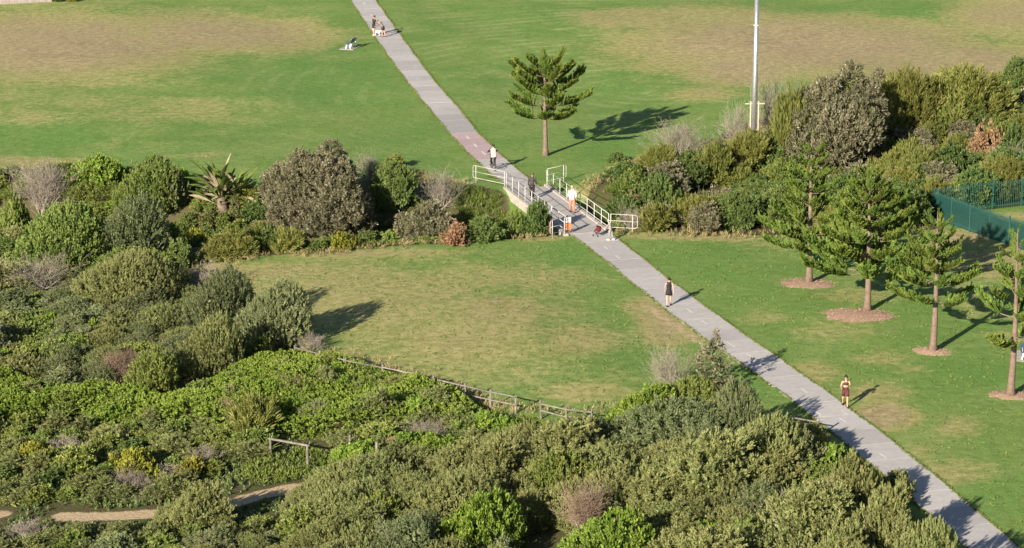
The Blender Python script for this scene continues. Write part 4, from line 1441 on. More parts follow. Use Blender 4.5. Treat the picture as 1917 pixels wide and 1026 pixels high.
# ------------------------------------------------------------------ timber post-and-rail fence
def fence(posts_px, hgt, name, label, breaks=(), rails=(.86, .46), seed=1, last_single=()):
    rg = random.Random(seed)
    P = [ground_at(u, v) for u, v in posts_px]
    o = P[0]
    root = empty(name, o, 0, label=label, cat='fence')
    for q in P:
        l = q - o
        h = hgt * rg.uniform(.94, 1.05)
        MB().tube([(l[0], l[1], l[2] - .3), (l[0] + rg.uniform(-.03, .03), l[1], l[2] + h)], [.062, .055], 8).build('post', M['timber'], root)
    for i in range(len(P) - 1):
        if i in breaks: continue
        a, b = P[i] - o, P[i + 1] - o
        for f in rails:
            MB().tube([(a[0], a[1] - .09, a[2] + hgt * f + rg.uniform(-.04, .04)), (b[0], b[1] - .09, b[2] + hgt * f + rg.uniform(-.04, .04))], [.042, .040], 7).build('rail', M['timber'], root)
    return root


up = lambda u, vt: (u, vt + 35)
fence([up(552, 643), up(600, 656), up(648, 668), up(716, 682), up(765, 692), up(812, 704), up(872, 718), up(918, 729), up(965, 739), up(1013, 750), up(1060, 761), up(1108, 767)], 1.02, 'timber_fence',
      'weathered grey post-and-rail fence along the lower edge of the mown lawn', breaks=(8,))
fence([up(1385, 766), up(1438, 771), up(1485, 776), up(1530, 784)], 1.0, 'timber_fence', 'short weathered post-and-rail fence in the shade beside the path', rails=(.86,), seed=4)
a, b = ground_at(507, 858), ground_at(576, 878)
fr = empty('access_gate', a, 0, label='timber access frame of two posts and a top rail beside the sandy track', cat='fence')
l = b - a
MB().tube([(0, 0, -.3), (0, 0, 1.02)], .058, 8).build('post', M['timber'], fr)
MB().tube([(l[0], l[1], l[2] - .3), (l[0], l[1], l[2] + 1.22)], .06, 8).build('post', M['timber'], fr)
MB().bar((-.08, .005, 1.02), (l[0] + .1, l[1] + .005, l[2] + 1.19), .085, .085).build('rail', M['timber'], fr)
for (u, v, h, lb) in ((655, 850, 1.0, 'single timber post half hidden by bushes right of the timber frame'), (705, 862, .95, 'single timber post standing at the reddish timber step')):
    q = ground_at(u, v)
    tag(MB().tube([(q[0], q[1], q[2] - .3), (q[0] + .02, q[1], q[2] + h)], [.07, .065], 8).build('timber_post', M['timber']), lb, 'post')
a, b = ground_at(690, 856), ground_at(752, 838)
tag(MB().bar((a[0], a[1], a[2] + .62), (b[0], b[1], b[2] + .62), .16, .12).build('timber_step', M['redtimber']), 'reddish timber beam edging the steps through the heath', 'beam')

# ------------------------------------------------------------------ green steel fence around the enclosure
def steel_fence(a, b, label, hgt=1.95, step=.14, panel=2.1, cloth=False):
    a, b = np.array(a), np.array(b)
    Lf = float(np.linalg.norm((b - a)[:2]))
    d = (b - a) / Lf
    root = empty('steel_fence', a, math.atan2(d[1], d[0]), label=label, cat='fence', group='green fences of the enclosure')
    zs = lambda x: float(gz(*(a[:2] + d[:2] * x))[0]) - a[2]
    n = int(Lf / panel)
    pm = MB().box((0, 0, hgt / 2 - .05), (.07, .07, hgt + .1)).mesh('post', M['greensteel'])
    for i in range(n + 1):
        o = link('post', pm, root); o.location = (i * Lf / n, 0, zs(i * Lf / n))
    km = MB().box((0, 0, hgt / 2 + .02), (.024, .024, hgt - .1)).mesh('picket', M['greensteel'])
    m = int(Lf / step)
    for i in range(m):
        x = (i + .5) * Lf / m
        o = link('picket', km, root); o.location = (x, -.035, zs(x))
    for i in range(n):
        x0, x1 = i * Lf / n, (i + 1) * Lf / n
        for z in (.22, hgt - .2):
            MB().bar((x0, 0, zs(x0) + z), (x1, 0, zs(x1) + z), .04, .045).build('rail', M['greensteel'], root)
        if cloth:
            MB().add([(x0 + .03, .045, zs(x0) + .05), (x1 - .03, .045, zs(x1) + .05), (x1 - .03, .045, zs(x1) + hgt - .25), (x0 + .03, .045, zs(x0) + hgt - .25)], [(0, 1, 2, 3)]).build('mesh_panel', M['meshcloth'], root)
    return root


m_, nt_, bs_, out_ = new_mat('green_mesh_cloth')
bs_.inputs['Base Color'].default_value = (.018, .085, .088, 1)
bs_.inputs['Roughness'].default_value = .7
tp_ = nt_.nodes.new('ShaderNodeBsdfTransparent')
mx_ = nt_.nodes.new('ShaderNodeMixShader')
mx_.inputs[0].default_value = .72
nt_.links.new(tp_.outputs[0], mx_.inputs[1]); nt_.links.new(bs_.outputs[0], mx_.inputs[2]); nt_.links.new(mx_.outputs[0], out_.inputs[0])
M['meshcloth'] = m_
steel_fence(ground_at(1745, 408), ground_at(1965, 488), 'green steel picket fence with mesh cloth, front side of the enclosure at the right', cloth=True, step=.12)
steel_fence(ground_at(1747, 405), ground_at(1965, 380), 'green steel picket fence along the far side of the enclosure')

# ------------------------------------------------------------------ paling fence at the top left corner
a, b = ground_at(-60, 11), ground_at(96, 3.2)
d = (b - a); Lf = float(np.hypot(d[0], d[1]))
pf = empty('paling_fence', a, math.atan2(d[1], d[0]), label='grey paling fence at the top left corner of the picture', cat='fence')
pm = [MB().box((0, 0, .85), (.125, .022, 1.8 + .02 * k)).mesh('paling', M['paling']) for k in range(3)]
x = 0
i = 0
while x < Lf:
    o = link('paling', pm[i % 3], pf); o.location = (x, .004 * (i % 2), 0)
    x += .133; i += 1
for z in (.4, 1.4):
    MB().bar((0, .05, z), (Lf, .05, z), .04, .08).build('rail', M['paling'], pf)
for (u, w, k, lb) in ((108, 26, 'dark', 'small dark bush right of the grey paling fence in the top left corner'), (138, 22, 'yellow', 'yellowish bush at the top border right of the paling fence')):
    shrub(u, 3, w, 16, k, lb)

# ------------------------------------------------------------------ light pole with its cream frame
p = ground_at(1410, 303)
lp = empty('light_pole', (p[0], p[1], p[2]), R(4), label='tall grey steel light pole held between two cream posts in the right thicket', cat='light pole')
MB().tube([(0, 0, .6), (0, 0, 6), (0, 0, 12.55)], [.205, .19, .165], 14).build('shaft', M['galv'], lp, True)
MB().tube([(0, 0, 10.05), (0, 0, 10.13)], .225, 14).build('collar', M['cream'], lp)
MB().tube([(0, 0, 12.5), (0, 0, 12.75)], .19, 12).build('rusty_joint', M['rust'], lp)
MB().box((0, 0, 13.05), (.42, .42, .62)).build('lamp_box', M['white'], lp)
MB().tube([(0, 0, 13.36), (0, 0, 16.2)], [.13, .10], 10).build('upper_shaft', M['galv'], lp, True)
MB().box((0, 0, 16.2), (2.4, .1, .1)).build('crossarm', M['galv'], lp)
for sx in (-.9, 0, .9):
    MB().box((sx, -.2, 16.05), (.5, .35, .3), Matrix.Rotation(R(35), 3, 'X')).build('floodlight', M['darkmetal'], lp)
for sx in (-.29, .29):
    MB().box((sx, 0, 2.1), (.075, .12, 4.8)).build('frame_post', M['cream'], lp)
MB().box((.02, -.02, 4.33), (1.45, .06, .06)).build('crossbar', M['cream'], lp)
MB().box((0, -.10, 1.95), (.74, .05, .09)).build('strap', M['cream'], lp)
MB().box((-.02, -.22, .9), (.2, .06, .7)).build('plate', M['cream'], lp)

# ------------------------------------------------------------------ benches
def bench(u, vb, rz, label, dx=0.0):
    p = ground_at(u, vb)
    root = empty('park_bench', (p[0] + dx, p[1], p[2]), rz, label=label, cat='bench', group='park benches on concrete pads')
    MB().box((0, -.25, .0), (2.1, 1.3, .07)).build('concrete_pad', M['deck'], root)
    for i in range(4):
        MB().box((0, -.42 + i * .115, .47 + .008 * i), (1.8, .1, .03)).build('seat_slat', M['bluegrey'], root)
    rot = Matrix.Rotation(R(-14), 3, 'X')
    for i in range(3):
        MB().box((0, .06 + i * .032, .60 + i * .125), (1.8, .025, .11), rot).build('back_slat', M['bluegrey'], root)
    for sx in (-.7, .7):
        m = MB()
        m.bar((sx, -.38, .04), (sx, -.30, .45), .09, .07)
        m.bar((sx, .06, .04), (sx, -.02, .45), .09, .07)
        m.bar((sx, -.44, .43), (sx, .03, .45), .08, .05)
        m.bar((sx, .04, .44), (sx, .145, .92), .07, .05)
        m.build('leg', M['white_metal'], root)
    return root


bench(660, 90, R(-106), 'blue-grey slatted park bench on a concrete pad beside the far path')
bench(1926, 668, R(-100), 'white-legged park bench cut off by the right border')

# ------------------------------------------------------------------ people
def human_joints(k, lean=0, look=0, la=(10, 12, 20), ra=(-10, 12, 20), ll=(20, 10), rl=(-15, 15), sit=0.0, crouch=0.0):
    """k: height/1.72.  arms: (forward, out, elbow), legs: (forward, knee)"""
    J = {}
    hipz = .90
    J['pelvis'] = Vector((0, 0, hipz + .04))
    sl, cl = math.sin(R(lean)), math.cos(R(lean))
    up_ = Vector((0, sl, cl))
    J['waist'] = J['pelvis'] + up_ * .14
    J['chest'] = J['pelvis'] + up_ * .36
    J['neck'] = J['pelvis'] + up_ * .54
    hu = Vector((0, math.sin(R(lean + look)), math.cos(R(lean + look))))
    J['head0'] = J['neck'] + hu * .07 + Vector((0, .01, 0))
    J['head'] = J['neck'] + hu * .17 + Vector((0, .02, 0))
    J['headtop'] = J['neck'] + hu * .25 + Vector((0, .01, 0))
    J['hu'] = hu
    for s, sg, A, Lg in (('l', -1, la, ll), ('r', 1, ra, rl)):
        sh = J['pelvis'] + up_ * .475 + Vector((sg * .185, 0, 0))
        J[s + 'sh'] = sh
        f, o, e = A
        d = Vector((sg * math.sin(R(o)), math.sin(R(f + lean * .3)) * math.cos(R(o)), -math.cos(R(f + lean * .3)) * math.cos(R(o))))
        J[s + 'el'] = sh + d * .29
        ff = f + e + lean * .3
        d2 = Vector((sg * math.sin(R(o * .4 - e * .12)), math.sin(R(ff)), -math.cos(R(ff)))).normalized()
        J[s + 'wr'] = J[s + 'el'] + d2 * .25
        J[s + 'hand'] = J[s + 'wr'] + d2 * .085
        J[s + 'hd'] = d2
        hp = Vector((sg * .095, 0, hipz))
        J[s + 'hip'] = hp
        f, kb = Lg
        d = Vector((sg * .03, math.sin(R(f)), -math.cos(R(f)))).normalized()
        J[s + 'kn'] = hp + d * .43
        d = Vector((0, math.sin(R(f - kb)), -math.cos(R(f - kb))))
        J[s + 'an'] = J[s + 'kn'] + d * .42
        pitch = R(max(0, kb - f) * .35)
        J[s + 'toe'] = J[s + 'an'] + Vector((sg * .03, .17 * math.cos(pitch), -.05 - .17 * math.sin(pitch)))
        J[s + 'heel'] = J[s + 'an'] + Vector((0, -.05, -.05 + .05 * math.sin(pitch)))
    zmin = min(J['ltoe'].z, J['rtoe'].z, J['lheel'].z, J['rheel'].z) - .028
    for n_, v_ in J.items():
        if n_ in ('hu', 'lhd', 'rhd'): continue
        v_ = v_ - Vector((0, 0, zmin))
        J[n_] = v_ * k
    return J


def body_mesh(J, k, mat):
    V, E, Rd = [], [], []

    def vert(p, r, prev=None):
        V.append(tuple(p)); Rd.append(r if hasattr(r, '__len__') else (r, r))
        if prev is not None: E.append((prev, len(V) - 1))
        return len(V) - 1
    pel = vert(J['pelvis'], (.135 * k, .10 * k))
    wa = vert(J['waist'], (.118 * k, .09 * k), pel)
    ch = vert(J['chest'], (.145 * k, .10 * k), wa)
    nk = vert(J['neck'], .052 * k, ch)
    h0 = vert(J['head0'], .055 * k, nk)
    hd = vert(J['head'], (.082 * k, .096 * k), h0)
    ht = vert(J['headtop'], .055 * k, hd)
    for s, sg in (('l', -1), ('r', 1)):
        a = vert(J[s + 'sh'], .056 * k, ch)
        b = vert(J[s + 'el'], .040 * k, a)
        c = vert(J[s + 'wr'], .027 * k, b)
        d = vert(J[s + 'hand'], (.036 * k, .02 * k), c)
        for q, (fx, fl) in enumerate(((-.03, .075), (-.01, .088), (.01, .083), (.028, .066))):
            pk = J[s + 'hand'] + J[s + 'hd'] * (.04 * k) + Vector((0, fx * k, 0))
            e1 = vert(pk, .0095 * k, d)
            vert(pk + J[s + 'hd'] * (fl * k * .6) + Vector((-sg * .022 * k, 0, 0)), .008 * k, e1)
        tmb = vert(J[s + 'wr'] + J[s + 'hd'] * (.045 * k) + Vector((-sg * .015, .038, 0)) * k, .010 * k, c)
        vert(J[s + 'wr'] + J[s + 'hd'] * (.09 * k) + Vector((-sg * .02, .05, 0)) * k, .0085 * k, tmb)
        a = vert(J[s + 'hip'], .088 * k, pel)
        b = vert(J[s + 'kn'], .058 * k, a)
        cm = vert(J[s + 'kn'].lerp(J[s + 'an'], .3) + Vector((0, -.012 * k, 0)), .056 * k, b)
        c = vert(J[s + 'an'], .036 * k, cm)
        vert(J[s + 'toe'], .028 * k, c)
    me = bpy.data.meshes.new('body_skeleton')
    me.from_pydata(V, E, [])
    o = bpy.data.objects.new('body_tmp', me)
    COL.objects.link(o)
    md = o.modifiers.new('skin', 'SKIN')
    md.use_smooth_shade = True
    sv = me.skin_vertices[0].data
    for i, r in enumerate(Rd):
        sv[i].radius = r
        sv[i].use_root = (i == 0)
    o.modifiers.new('sub', 'SUBSURF').levels = 1
    dg = bpy.context.evaluated_depsgraph_get()
    dg.update()
    nm = bpy.data.meshes.new_from_object(o.evaluated_get(dg))
    bpy.data.objects.remove(o, do_unlink=True)
    nm.materials.clear()
    nm.materials.append(mat)
    nm.polygons.foreach_set('use_smooth', np.ones(len(nm.polygons), bool))
    return nm


def oval(c, u, v, a, b, n=14):
    return [c + u * (math.cos(2 * math.pi * i / n) * a) + v * (math.sin(2 * math.pi * i / n) * b) for i in range(n)]


def torso_rings(J, k, spec):
    """spec: list of (t along pelvis..neck, half width, half depth)"""
    ax = (J['neck'] - J['pelvis'])
    U = Vector((1, 0, 0))
    Vv = ax.normalized().cross(U).normalized()
    return [oval(J['pelvis'] + ax * t, U, Vv, a * k, b * k) for t, a, b in spec]


def person(u, vb, height, rz, label, skin, pose, hair=None, hair_mat=None, top=None, bottom=None, shoes=None, cap=None, zoff=.03):
    """rz: 0 = walking away from the camera"""
    k = height / 1.74
    J = human_joints(k, **pose)
    p = ground_at(u, vb)
    root = empty('person', (p[0], p[1], zoff if zoff is not None else p[2]), rz, label=label, cat='person')
    link('body', body_mesh(J, k, skin), root)
    # face: nose, ears and eyes on the head
    F = Vector((0, 1, 0)) - J['hu'] * J['hu'].y
    F.normalize()
    hc = J['head']
    m = MB()
    m.ball(hc + F * (.098 * k) - J['hu'] * (.01 * k), (.014 * k, .02 * k, .02 * k), 6, 5)
    for sg in (-1, 1):
        m.ball(hc + Vector((sg * .082 * k, -.005, 0)), (.012 * k, .022 * k, .03 * k), 6, 5)
    m.build('face_features', skin, root, True)
    for sg in (-1, 1):
        MB().ball(hc + F * (.088 * k) + Vector((sg * .032 * k, 0, 0)) + J['hu'] * (.015 * k), .011 * k, 6, 5).build('eye', CL_BLACK, root)
    if hair_mat:
        hm = MB()
        rings = []
        nseg = 14
        for i in range(7):
            t = i / 6
            ring = []
            for j in range(nseg):
                a = 2 * math.pi * j / nseg
                front = max(0, math.sin(a))
                low = -.55 + (.75 if hair != 'hood' else .1) * front
                th = (1 - t) * (math.pi / 2 - .04) + t * math.asin(max(-.9, min(.9, low)))
                ring.append(hc + J['hu'] * (.012 * k) + Vector((math.cos(a) * .093 * k * math.cos(th), 0, 0)) + F * (math.sin(a) * .106 * k * math.cos(th) - .006) + J['hu'] * (.118 * k * math.sin(th)))
            rings.append(ring)
        hm.rings(rings[::-1])
        if hair == 'ponytail':
            b0 = hc - F * (.10 * k) + J['hu'] * (.04 * k)
            hm.tube([b0, b0 - F * (.05 * k) - J['hu'] * (.03 * k), b0 - F * (.045 * k) - J['hu'] * (.14 * k)], [.025 * k, .034 * k, .012 * k], 7)
        if hair == 'bun':
            hm.ball(hc - F * (.075 * k) + J['hu'] * (.115 * k), .045 * k, 8, 6)
        hm.build('hair', hair_mat, root, True)
    if cap:
        cm_ = MB()
        rr = []
        for i in range(5):
            t = i / 4 * math.pi / 2
            rr.append([hc + J['hu'] * (.03 * k + .11 * k * math.sin(t)) + Vector((math.cos(2 * math.pi * j / 12) * .104 * k * max(.06, math.cos(t)), 0, 0)) + F * (math.sin(2 * math.pi * j / 12) * .116 * k * max(.06, math.cos(t))) for j in range(12)])
        cm_.rings(rr)
        cm_.add([hc + J['hu'] * (.035 * k) + F * (.10 * k) + Vector((x_ * k, 0, 0)) + F * (y_ * k) for x_, y_ in ((-.085, -.03), (.085, -.03), (.06, .085), (-.06, .085))] +
                [hc + J['hu'] * (.046 * k) + F * (.10 * k) + Vector((x_ * k, 0, 0)) + F * (y_ * k) for x_, y_ in ((-.085, -.03), (.085, -.03), (.06, .085), (-.06, .085))], [(3, 2, 1, 0), (4, 5, 6, 7), (0, 1, 5, 4), (1, 2, 6, 5), (2, 3, 7, 6), (3, 0, 4, 7)])
        cm_.build('cap', cap, root, True)

    def limb(m, a, b, c, ra_, rb, rc, frac, n=10):
        pts, rs = [a], [ra_]
        if frac <= 1:
            pts.append(a.lerp(b, frac)); rs.append(ra_ + (rb - ra_) * frac)
        else:
            pts += [b, b.lerp(c, frac - 1)]; rs += [rb, rb + (rc - rb) * (frac - 1)]
        m.tube(pts, [r_ * k for r_ in rs], n)
    if bottom:
        kind_, mat_ = bottom
        m = MB()
        if kind_ == 'dress':
            pass
        else:
            m.rings(torso_rings(J, k, [(-.13, .155, .12), (.0, .168, .125), (.16, .150, .112), (.30, .135, .100)]))
            fr_ = {'shorts': .62, 'bike': .8, 'trousers': 1.92}[kind_]
            for s in 'lr':
                limb(m, J[s + 'hip'] + Vector((0, 0, .03 * k)), J[s + 'kn'], J[s + 'an'], .108, .078 if kind_ != 'shorts' else .098, .062, fr_)
        m.build({'shorts': 'shorts', 'bike': 'shorts', 'trousers': 'trousers'}[kind_], mat_, root, True)
    if top:
        kind_, mat_ = top
        m = MB()
        if kind_ == 'crop':
            m.rings(torso_rings(J, k, [(.52, .145, .112), (.64, .158, .125), (.76, .150, .118), (.84, .110, .09)]))
            for sg in (-1, 1):
                m.tube([J['chest'] + Vector((sg * .08, .10, .06)) * k, J['neck'] + Vector((sg * .10, .02, -.01)) * k, J['chest'] + Vector((sg * .07, -.09, .06)) * k], .016 * k, 6)
        elif kind_ == 'dress':
            z0 = -.46
            m.rings(torso_rings(J, k, [(z0, .215, .165), (-.2, .195, .150), (.0, .175, .132), (.25, .142, .108), (.5, .152, .115), (.72, .165, .118), (.86, .175, .10), (.96, .13, .08), (1.02, .065, .06)]))
        else:
            hem = -.06 if kind_ != 'loose' else -.2
            wd_ = .02 if kind_ == 'loose' else 0
            m.rings(torso_rings(J, k, [(hem, .17 + wd_, .13 + wd_), (.15, .155 + wd_, .118 + wd_), (.35, .150 + wd_, .112 + wd_), (.6, .168 + wd_, .122 + wd_), (.8, .190, .115), (.92, .165, .095), (1.02, .07, .065)]))
            if kind_ != 'tank':
                fr_ = {'tee': .62, 'loose': 1.9, 'long': 1.9}[kind_]
                for s in 'lr':
                    limb(m, J[s + 'sh'], J[s + 'el'], J[s + 'wr'], .078, .060, .044, fr_)
        m.build({'crop': 'crop_top', 'dress': 'dress'}.get(kind_, 'shirt'), mat_, root, True)
    if shoes:
        for s in 'lr':
            a, b = J[s + 'heel'], J[s + 'toe']
            m = MB()
            d = (b - a).normalized()
            m.tube([a - d * .02 * k, a + d * .02 * k, a.lerp(b, .55), b + d * .03 * k, b + d * .07 * k], [.034 * k, .047 * k, .048 * k, .046 * k, .022 * k], 9)
            m.tube([J[s + 'an'] + Vector((0, 0, .01)), a.lerp(b, .25)], [.044 * k, .046 * k], 9)
            m.build('shoe', shoes, root, True)
    return root, J


person(1582, 762, 1.68, R(176), 'jogger in a dark crop top and maroon shorts facing the camera on the path edge', SKIN, dict(lean=4, la=(25, 8, 95), ra=(5, 14, 80), ll=(16, 8), rl=(-12, 26)), 'ponytail', HAIR_D, ('crop', CL_MAROON), ('bike', CL_MAROON), CL_CHAR)
person(1252, 574, 1.70, R(-4), 'woman in a sleeveless black dress walking away along the path', SKIN, dict(lean=2, la=(14, 10, 8), ra=(-16, 14, 10), ll=(-14, 14), rl=(14, 4)), 'bun', HAIR_D, ('dress', CL_BLACK), None, CL_CHAR)
person(1071, 399, 1.80, R(4), 'man in a white shirt and rust trousers walking away on the bridge', SKIN2, dict(lean=4, look=18, la=(8, 10, 12), ra=(-6, 12, 12), ll=(10, 4), rl=(-12, 12)), 'short', HAIR_G, ('loose', CL_WHITE), ('trousers', CL_RUST), CL_CHAR, zoff=.045)
person(996, 373, 1.78, R(-8), 'man in a charcoal jacket and black trousers walking away on the bridge', SKIN2, dict(lean=6, la=(-14, 10, 14), ra=(12, 10, 20), ll=(14, 6), rl=(-12, 16)), 'short', HAIR_B, ('long', CL_CHAR), ('trousers', CL_BLACK), CL_BLACK, zoff=.045)
person(700, 67, 1.80, R(-60), 'man in a black shirt and black shorts standing at the left of the far path', SKIN, dict(lean=3, look=10, la=(20, 8, 35), ra=(25, 6, 30), ll=(4, 4), rl=(-4, 6)), 'short', HAIR_D, ('tee', CL_BLACK), ('shorts', CL_BLACK), CL_WHITE)
person(717, 70, 1.72, R(58), 'person in a grey top and dark shorts bending forward on the far path', SKIN, dict(lean=42, look=30, la=(30, 6, 15), ra=(38, 6, 10), ll=(4, 6), rl=(-10, 8)), 'ponytail', HAIR_B, ('long', CL_GREY), ('shorts', CL_CHAR), CL_CHAR)
person(1143, 450, 1.28, R(60), 'child in grey clothes and a white cap at the near right end of the bridge', SKIN, dict(lean=10, look=12, la=(35, 6, 20), ra=(38, 6, 20), ll=(10, 8), rl=(-12, 14)), 'short', HAIR_B, ('tee', CL_PALE), ('trousers', CL_PALE), CL_WHITE, CL_WHITE)

# dog between the couple
p = ground_at(707, 67)
dog = empty('dog', (p[0], p[1], .03), R(70), label='small white dog between the two people on the far path', cat='dog')
V, E, Rd = [], [], []
DJ = [((0, -.20, .36), .105, -1), ((0, 0, .355), .095, 0), ((0, .20, .37), .115, 1), ((0, .32, .47), .07, 2), ((0, .40, .56), .075, 3), ((0, .50, .54), .042, 4), ((0, .545, .53), .028, 5)]
for pos, r_, pr in DJ:
    V.append(pos); Rd.append(r_)
    if pr >= 0: E.append((pr, len(V) - 1))
for sx in (-.075, .075):
    for base, pts in ((2, [((sx, .20, .26), .045), ((sx, .18, .14), .030), ((sx, .20, .03), .028), ((sx, .235, .015), .022)]), (0, [((sx, -.20, .27), .06), ((sx, -.14, .20), .042), ((sx, -.25, .12), .026), ((sx, -.22, .025), .026), ((sx, -.19, .015), .022)])):
        pr = base
        for pos, r_ in pts:
            V.append(pos); Rd.append(r_); E.append((pr, len(V) - 1)); pr = len(V) - 1
    V.append((sx * .75, .38, .645)); Rd.append(.022); E.append((4, len(V) - 1))
V.append((0, -.31, .44)); Rd.append(.028); E.append((0, len(V) - 1))
V.append((0, -.36, .54)); Rd.append(.02); E.append((len(V) - 2, len(V) - 1))
me = bpy.data.meshes.new('dog_skeleton')
me.from_pydata(V, E, [])
o = bpy.data.objects.new('dog_tmp', me); COL.objects.link(o)
md = o.modifiers.new('skin', 'SKIN')
for i, r_ in enumerate(Rd):
    me.skin_vertices[0].data[i].radius = (r_, r_)
    me.skin_vertices[0].data[i].use_root = (i == 0)
o.modifiers.new('sub', 'SUBSURF').levels = 1
dg = bpy.context.evaluated_depsgraph_get(); dg.update()
nm = bpy.data.meshes.new_from_object(o.evaluated_get(dg))
bpy.data.objects.remove(o, do_unlink=True)
nm.materials.clear(); nm.materials.append(DOGFUR)
link('body', nm, dog)
MB().ball((0, .575, .54), .02, 6, 5).build('nose', CL_BLACK, dog)
MB().torus((0, .30, .45), (0, .7, .7), .075, .012, 14, 5).build('collar', CL_BLACK, dog)

# cyclist and bicycle
bpos = ground_at(923, 318)
HEAD = R(14)
bike = empty('bicycle', (bpos[0], bpos[1], .03), HEAD, label='dark bicycle ridden away along the path just behind the bridge', cat='bicycle')
for y_ in (-.52, .52):
    wh = link('wheel', None, bike)
    MB().torus((0, y_, .34), (1, 0, 0), .32, .022, 26, 6).build('tyre', M['black'], wh, True)
    MB().torus((0, y_, .34), (1, 0, 0), .292, .011, 24, 5).build('rim', M['galv'], wh, True)
    sp = MB()
    for i in range(10):
        a = 2 * math.pi * i / 10
        sp.tube([(0, y_, .34), (0, y_ + .29 * math.cos(a), .34 + .29 * math.sin(a))], .0025, 3)
    sp.tube([(-.05, y_, .34), (.05, y_, .34)], .022, 8)
    sp.build('spokes', M['galv'], wh)
fm = MB()
BBk, ST, HT0, HT1 = (0, -.08, .28), (0, -.22, .80), (0, .36, .80), (0, .40, .66)
for a, b, r_ in ((BBk, ST, .017), (BBk, HT1, .02), (ST, HT0, .018), (HT0, HT1, .022), ((.02, -.52, .34), BBk, .011), ((-.02, -.52, .34), BBk, .011), ((.02, -.52, .34), ST, .010), ((-.02, -.52, .34), ST, .010), (HT1, (.04, .52, .34), .013), (HT1, (-.04, .52, .34), .013)):
    fm.tube([a, b], r_, 7)
fm.build('frame', M['darkmetal'], bike, True)
MB().tube([ST, (0, -.25, .93)], .013, 7).build('seat_post', M['galv'], bike)
MB().rings([oval(Vector((0, y_, .955)), Vector((1, 0, 0)), Vector((0, 0, 1)), a, b, 8) for y_, a, b in ((-.38, .07, .02), (-.33, .085, .03), (-.2, .05, .026), (-.1, .022, .018))]).build('saddle', M['black'], bike, True)
MB().tube([(-.29, .30, 1.02), (-.2, .37, 1.03), (0, .38, 1.0), (.2, .37, 1.03), (.29, .30, 1.02)], .013, 7).tube([HT0, (0, .38, 1.0)], .016, 7).build('handlebar', M['darkmetal'], bike, True)
cr = MB()
cr.tube([(-.08, -.08, .28), (-.08, .06, .20)], .011, 6).tube([(.08, -.08, .28), (.08, -.22, .36)], .011, 6).box((-.13, .06, .20), (.09, .08, .02)).box((.13, -.22, .36), (.09, .08, .02)).torus((.045, -.08, .28), (1, 0, 0), .09, .008, 16, 4)
cr.build('crank', M['darkmetal'], bike)
MB().box((0, -.47, .72), (.06, .03, .05)).build('rear_light', M['red'], bike)
rid, J = person(923, 318, 1.76, HEAD, 'cyclist in a cream vest and black helmet riding away on the path', SKIN, dict(lean=24, look=-14, la=(42, 18, 20), ra=(42, 18, 20), ll=(58, 58), rl=(34, 46)), None, None, ('loose', CL_CREAM), ('trousers', CL_BLACK), CL_CHAR)
rid.location = (bpos[0] + .28 * math.sin(HEAD), bpos[1] - .28 * math.cos(HEAD), .03 + (1.0 - J['pelvis'].z) + .06)
hc, k = J['head'], 1.76 / 1.74
MB().rings([[hc + Vector((math.cos(2 * math.pi * j / 12) * .118 * max(.08, math.cos(t)), math.sin(2 * math.pi * j / 12) * .145 * max(.08, math.cos(t)) - .015, .015 + .13 * math.sin(t))) for j in range(12)] for t in (-.25, .1, .45, .8, 1.15, 1.5)]).build('helmet', M['black'], rid, True)
sl = MB()
for s in 'lr':
    sl.tube([J[s + 'sh'], J[s + 'el'], J[s + 'wr']], [.085, .066, .05], 9)
sl.build('sleeves', CL_BLACK, rid, True)

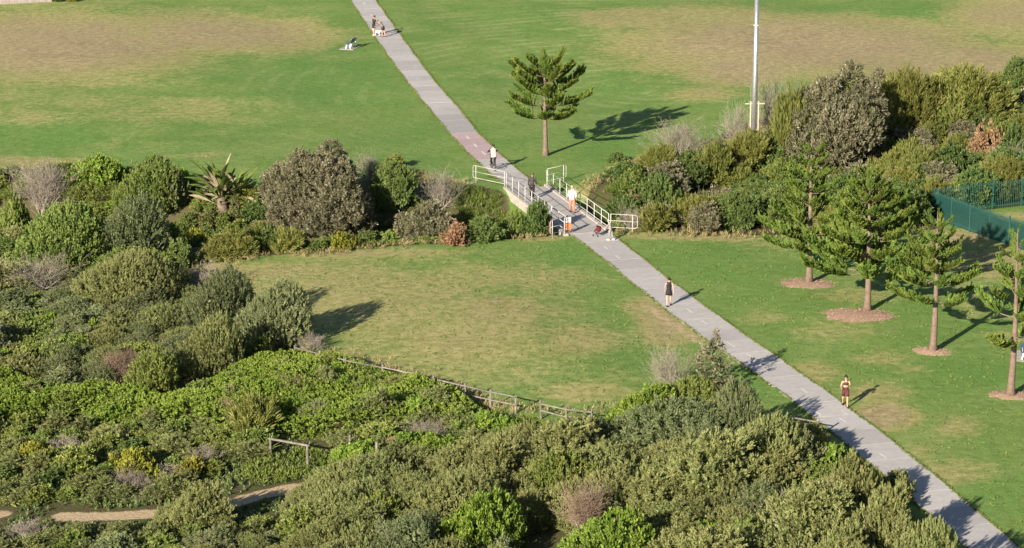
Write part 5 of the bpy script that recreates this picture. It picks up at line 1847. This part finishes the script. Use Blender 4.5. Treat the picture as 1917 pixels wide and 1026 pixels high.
# stroller
p = ground_at(1119, 442)
sr = empty('stroller', (p[0], p[1], .03), R(150), label='small dark red stroller parked at the near end of the bridge', cat='stroller')
for x_, y_, r_ in ((-.27, -.3, .12), (.27, -.3, .12), (-.2, .38, .09), (.2, .38, .09)):
    wh = link('wheel', None, sr)
    MB().torus((x_, y_, r_), (1, 0, 0), r_ - .02, .022, 16, 6).build('tyre', M['black'], wh, True)
    MB().tube([(x_ - .015, y_, r_), (x_ + .015, y_, r_)], r_ - .03, 10).build('hub', M['galv'], wh)
sr.scale = (.85, .85, .8)
fm = MB()
for x_ in (-.24, .24):
    fm.tube([(x_, -.3, .12), (x_, .05, .5), (x_ * .85, .38, .09)], .014, 6)
    fm.tube([(x_, .05, .42), (x_, -.38, .78), (x_, -.48, .86)], .014, 6)
fm.tube([(-.24, -.48, .86), (.24, -.48, .86)], .018, 6)
fm.tube([(-.24, -.3, .12), (.24, -.3, .12)], .012, 6)
fm.build('frame', M['darkmetal'], sr, True)
MB().rings([oval(Vector((0, y_, z_)), Vector((1, 0, 0)), Vector((0, .3, 1)).normalized(), a, b, 12) for y_, z_, a, b in ((.30, .34, .14, .06), (.18, .38, .19, .13), (-.02, .46, .21, .17), (-.18, .58, .20, .15), (-.25, .66, .12, .07))]).build('seat', M['red'], sr, True)
MB().rings([[Vector((x_, .02 - .27 * math.cos(t) * .9, .60 + .27 * math.sin(t) * .8 + q)) for q in (0, .02)][:1] * 1 + [Vector((x_, .02 - .30 * math.cos(t) * .9, .60 + .30 * math.sin(t) * .8))] + [Vector((x_, .02 - .29 * math.cos(t) * .9, .61 + .29 * math.sin(t) * .8))] for t in (0, .4, .8, 1.2, 1.6, 2.0) for x_ in (0,)]).build('hood_rib', M['darkmetal'], sr)
hd = MB()
rg_ = []
for t in np.linspace(.1, 1.7, 7):
    rg_.append([Vector((x_, -.02 - .27 * math.cos(t) * math.sqrt(max(.05, 1 - (x_ / .24) ** 2 * .5)), .58 + .26 * math.sin(t) * math.sqrt(max(.05, 1 - (x_ / .24) ** 2 * .5)))) for x_ in np.linspace(-.22, .22, 7)])
Vh = [p_ for r_ in rg_ for p_ in r_]
hd.add(Vh, [(i * 7 + j, i * 7 + j + 1, (i + 1) * 7 + j + 1, (i + 1) * 7 + j) for i in range(6) for j in range(6)])
hd.build('hood', M['red'], sr, True)
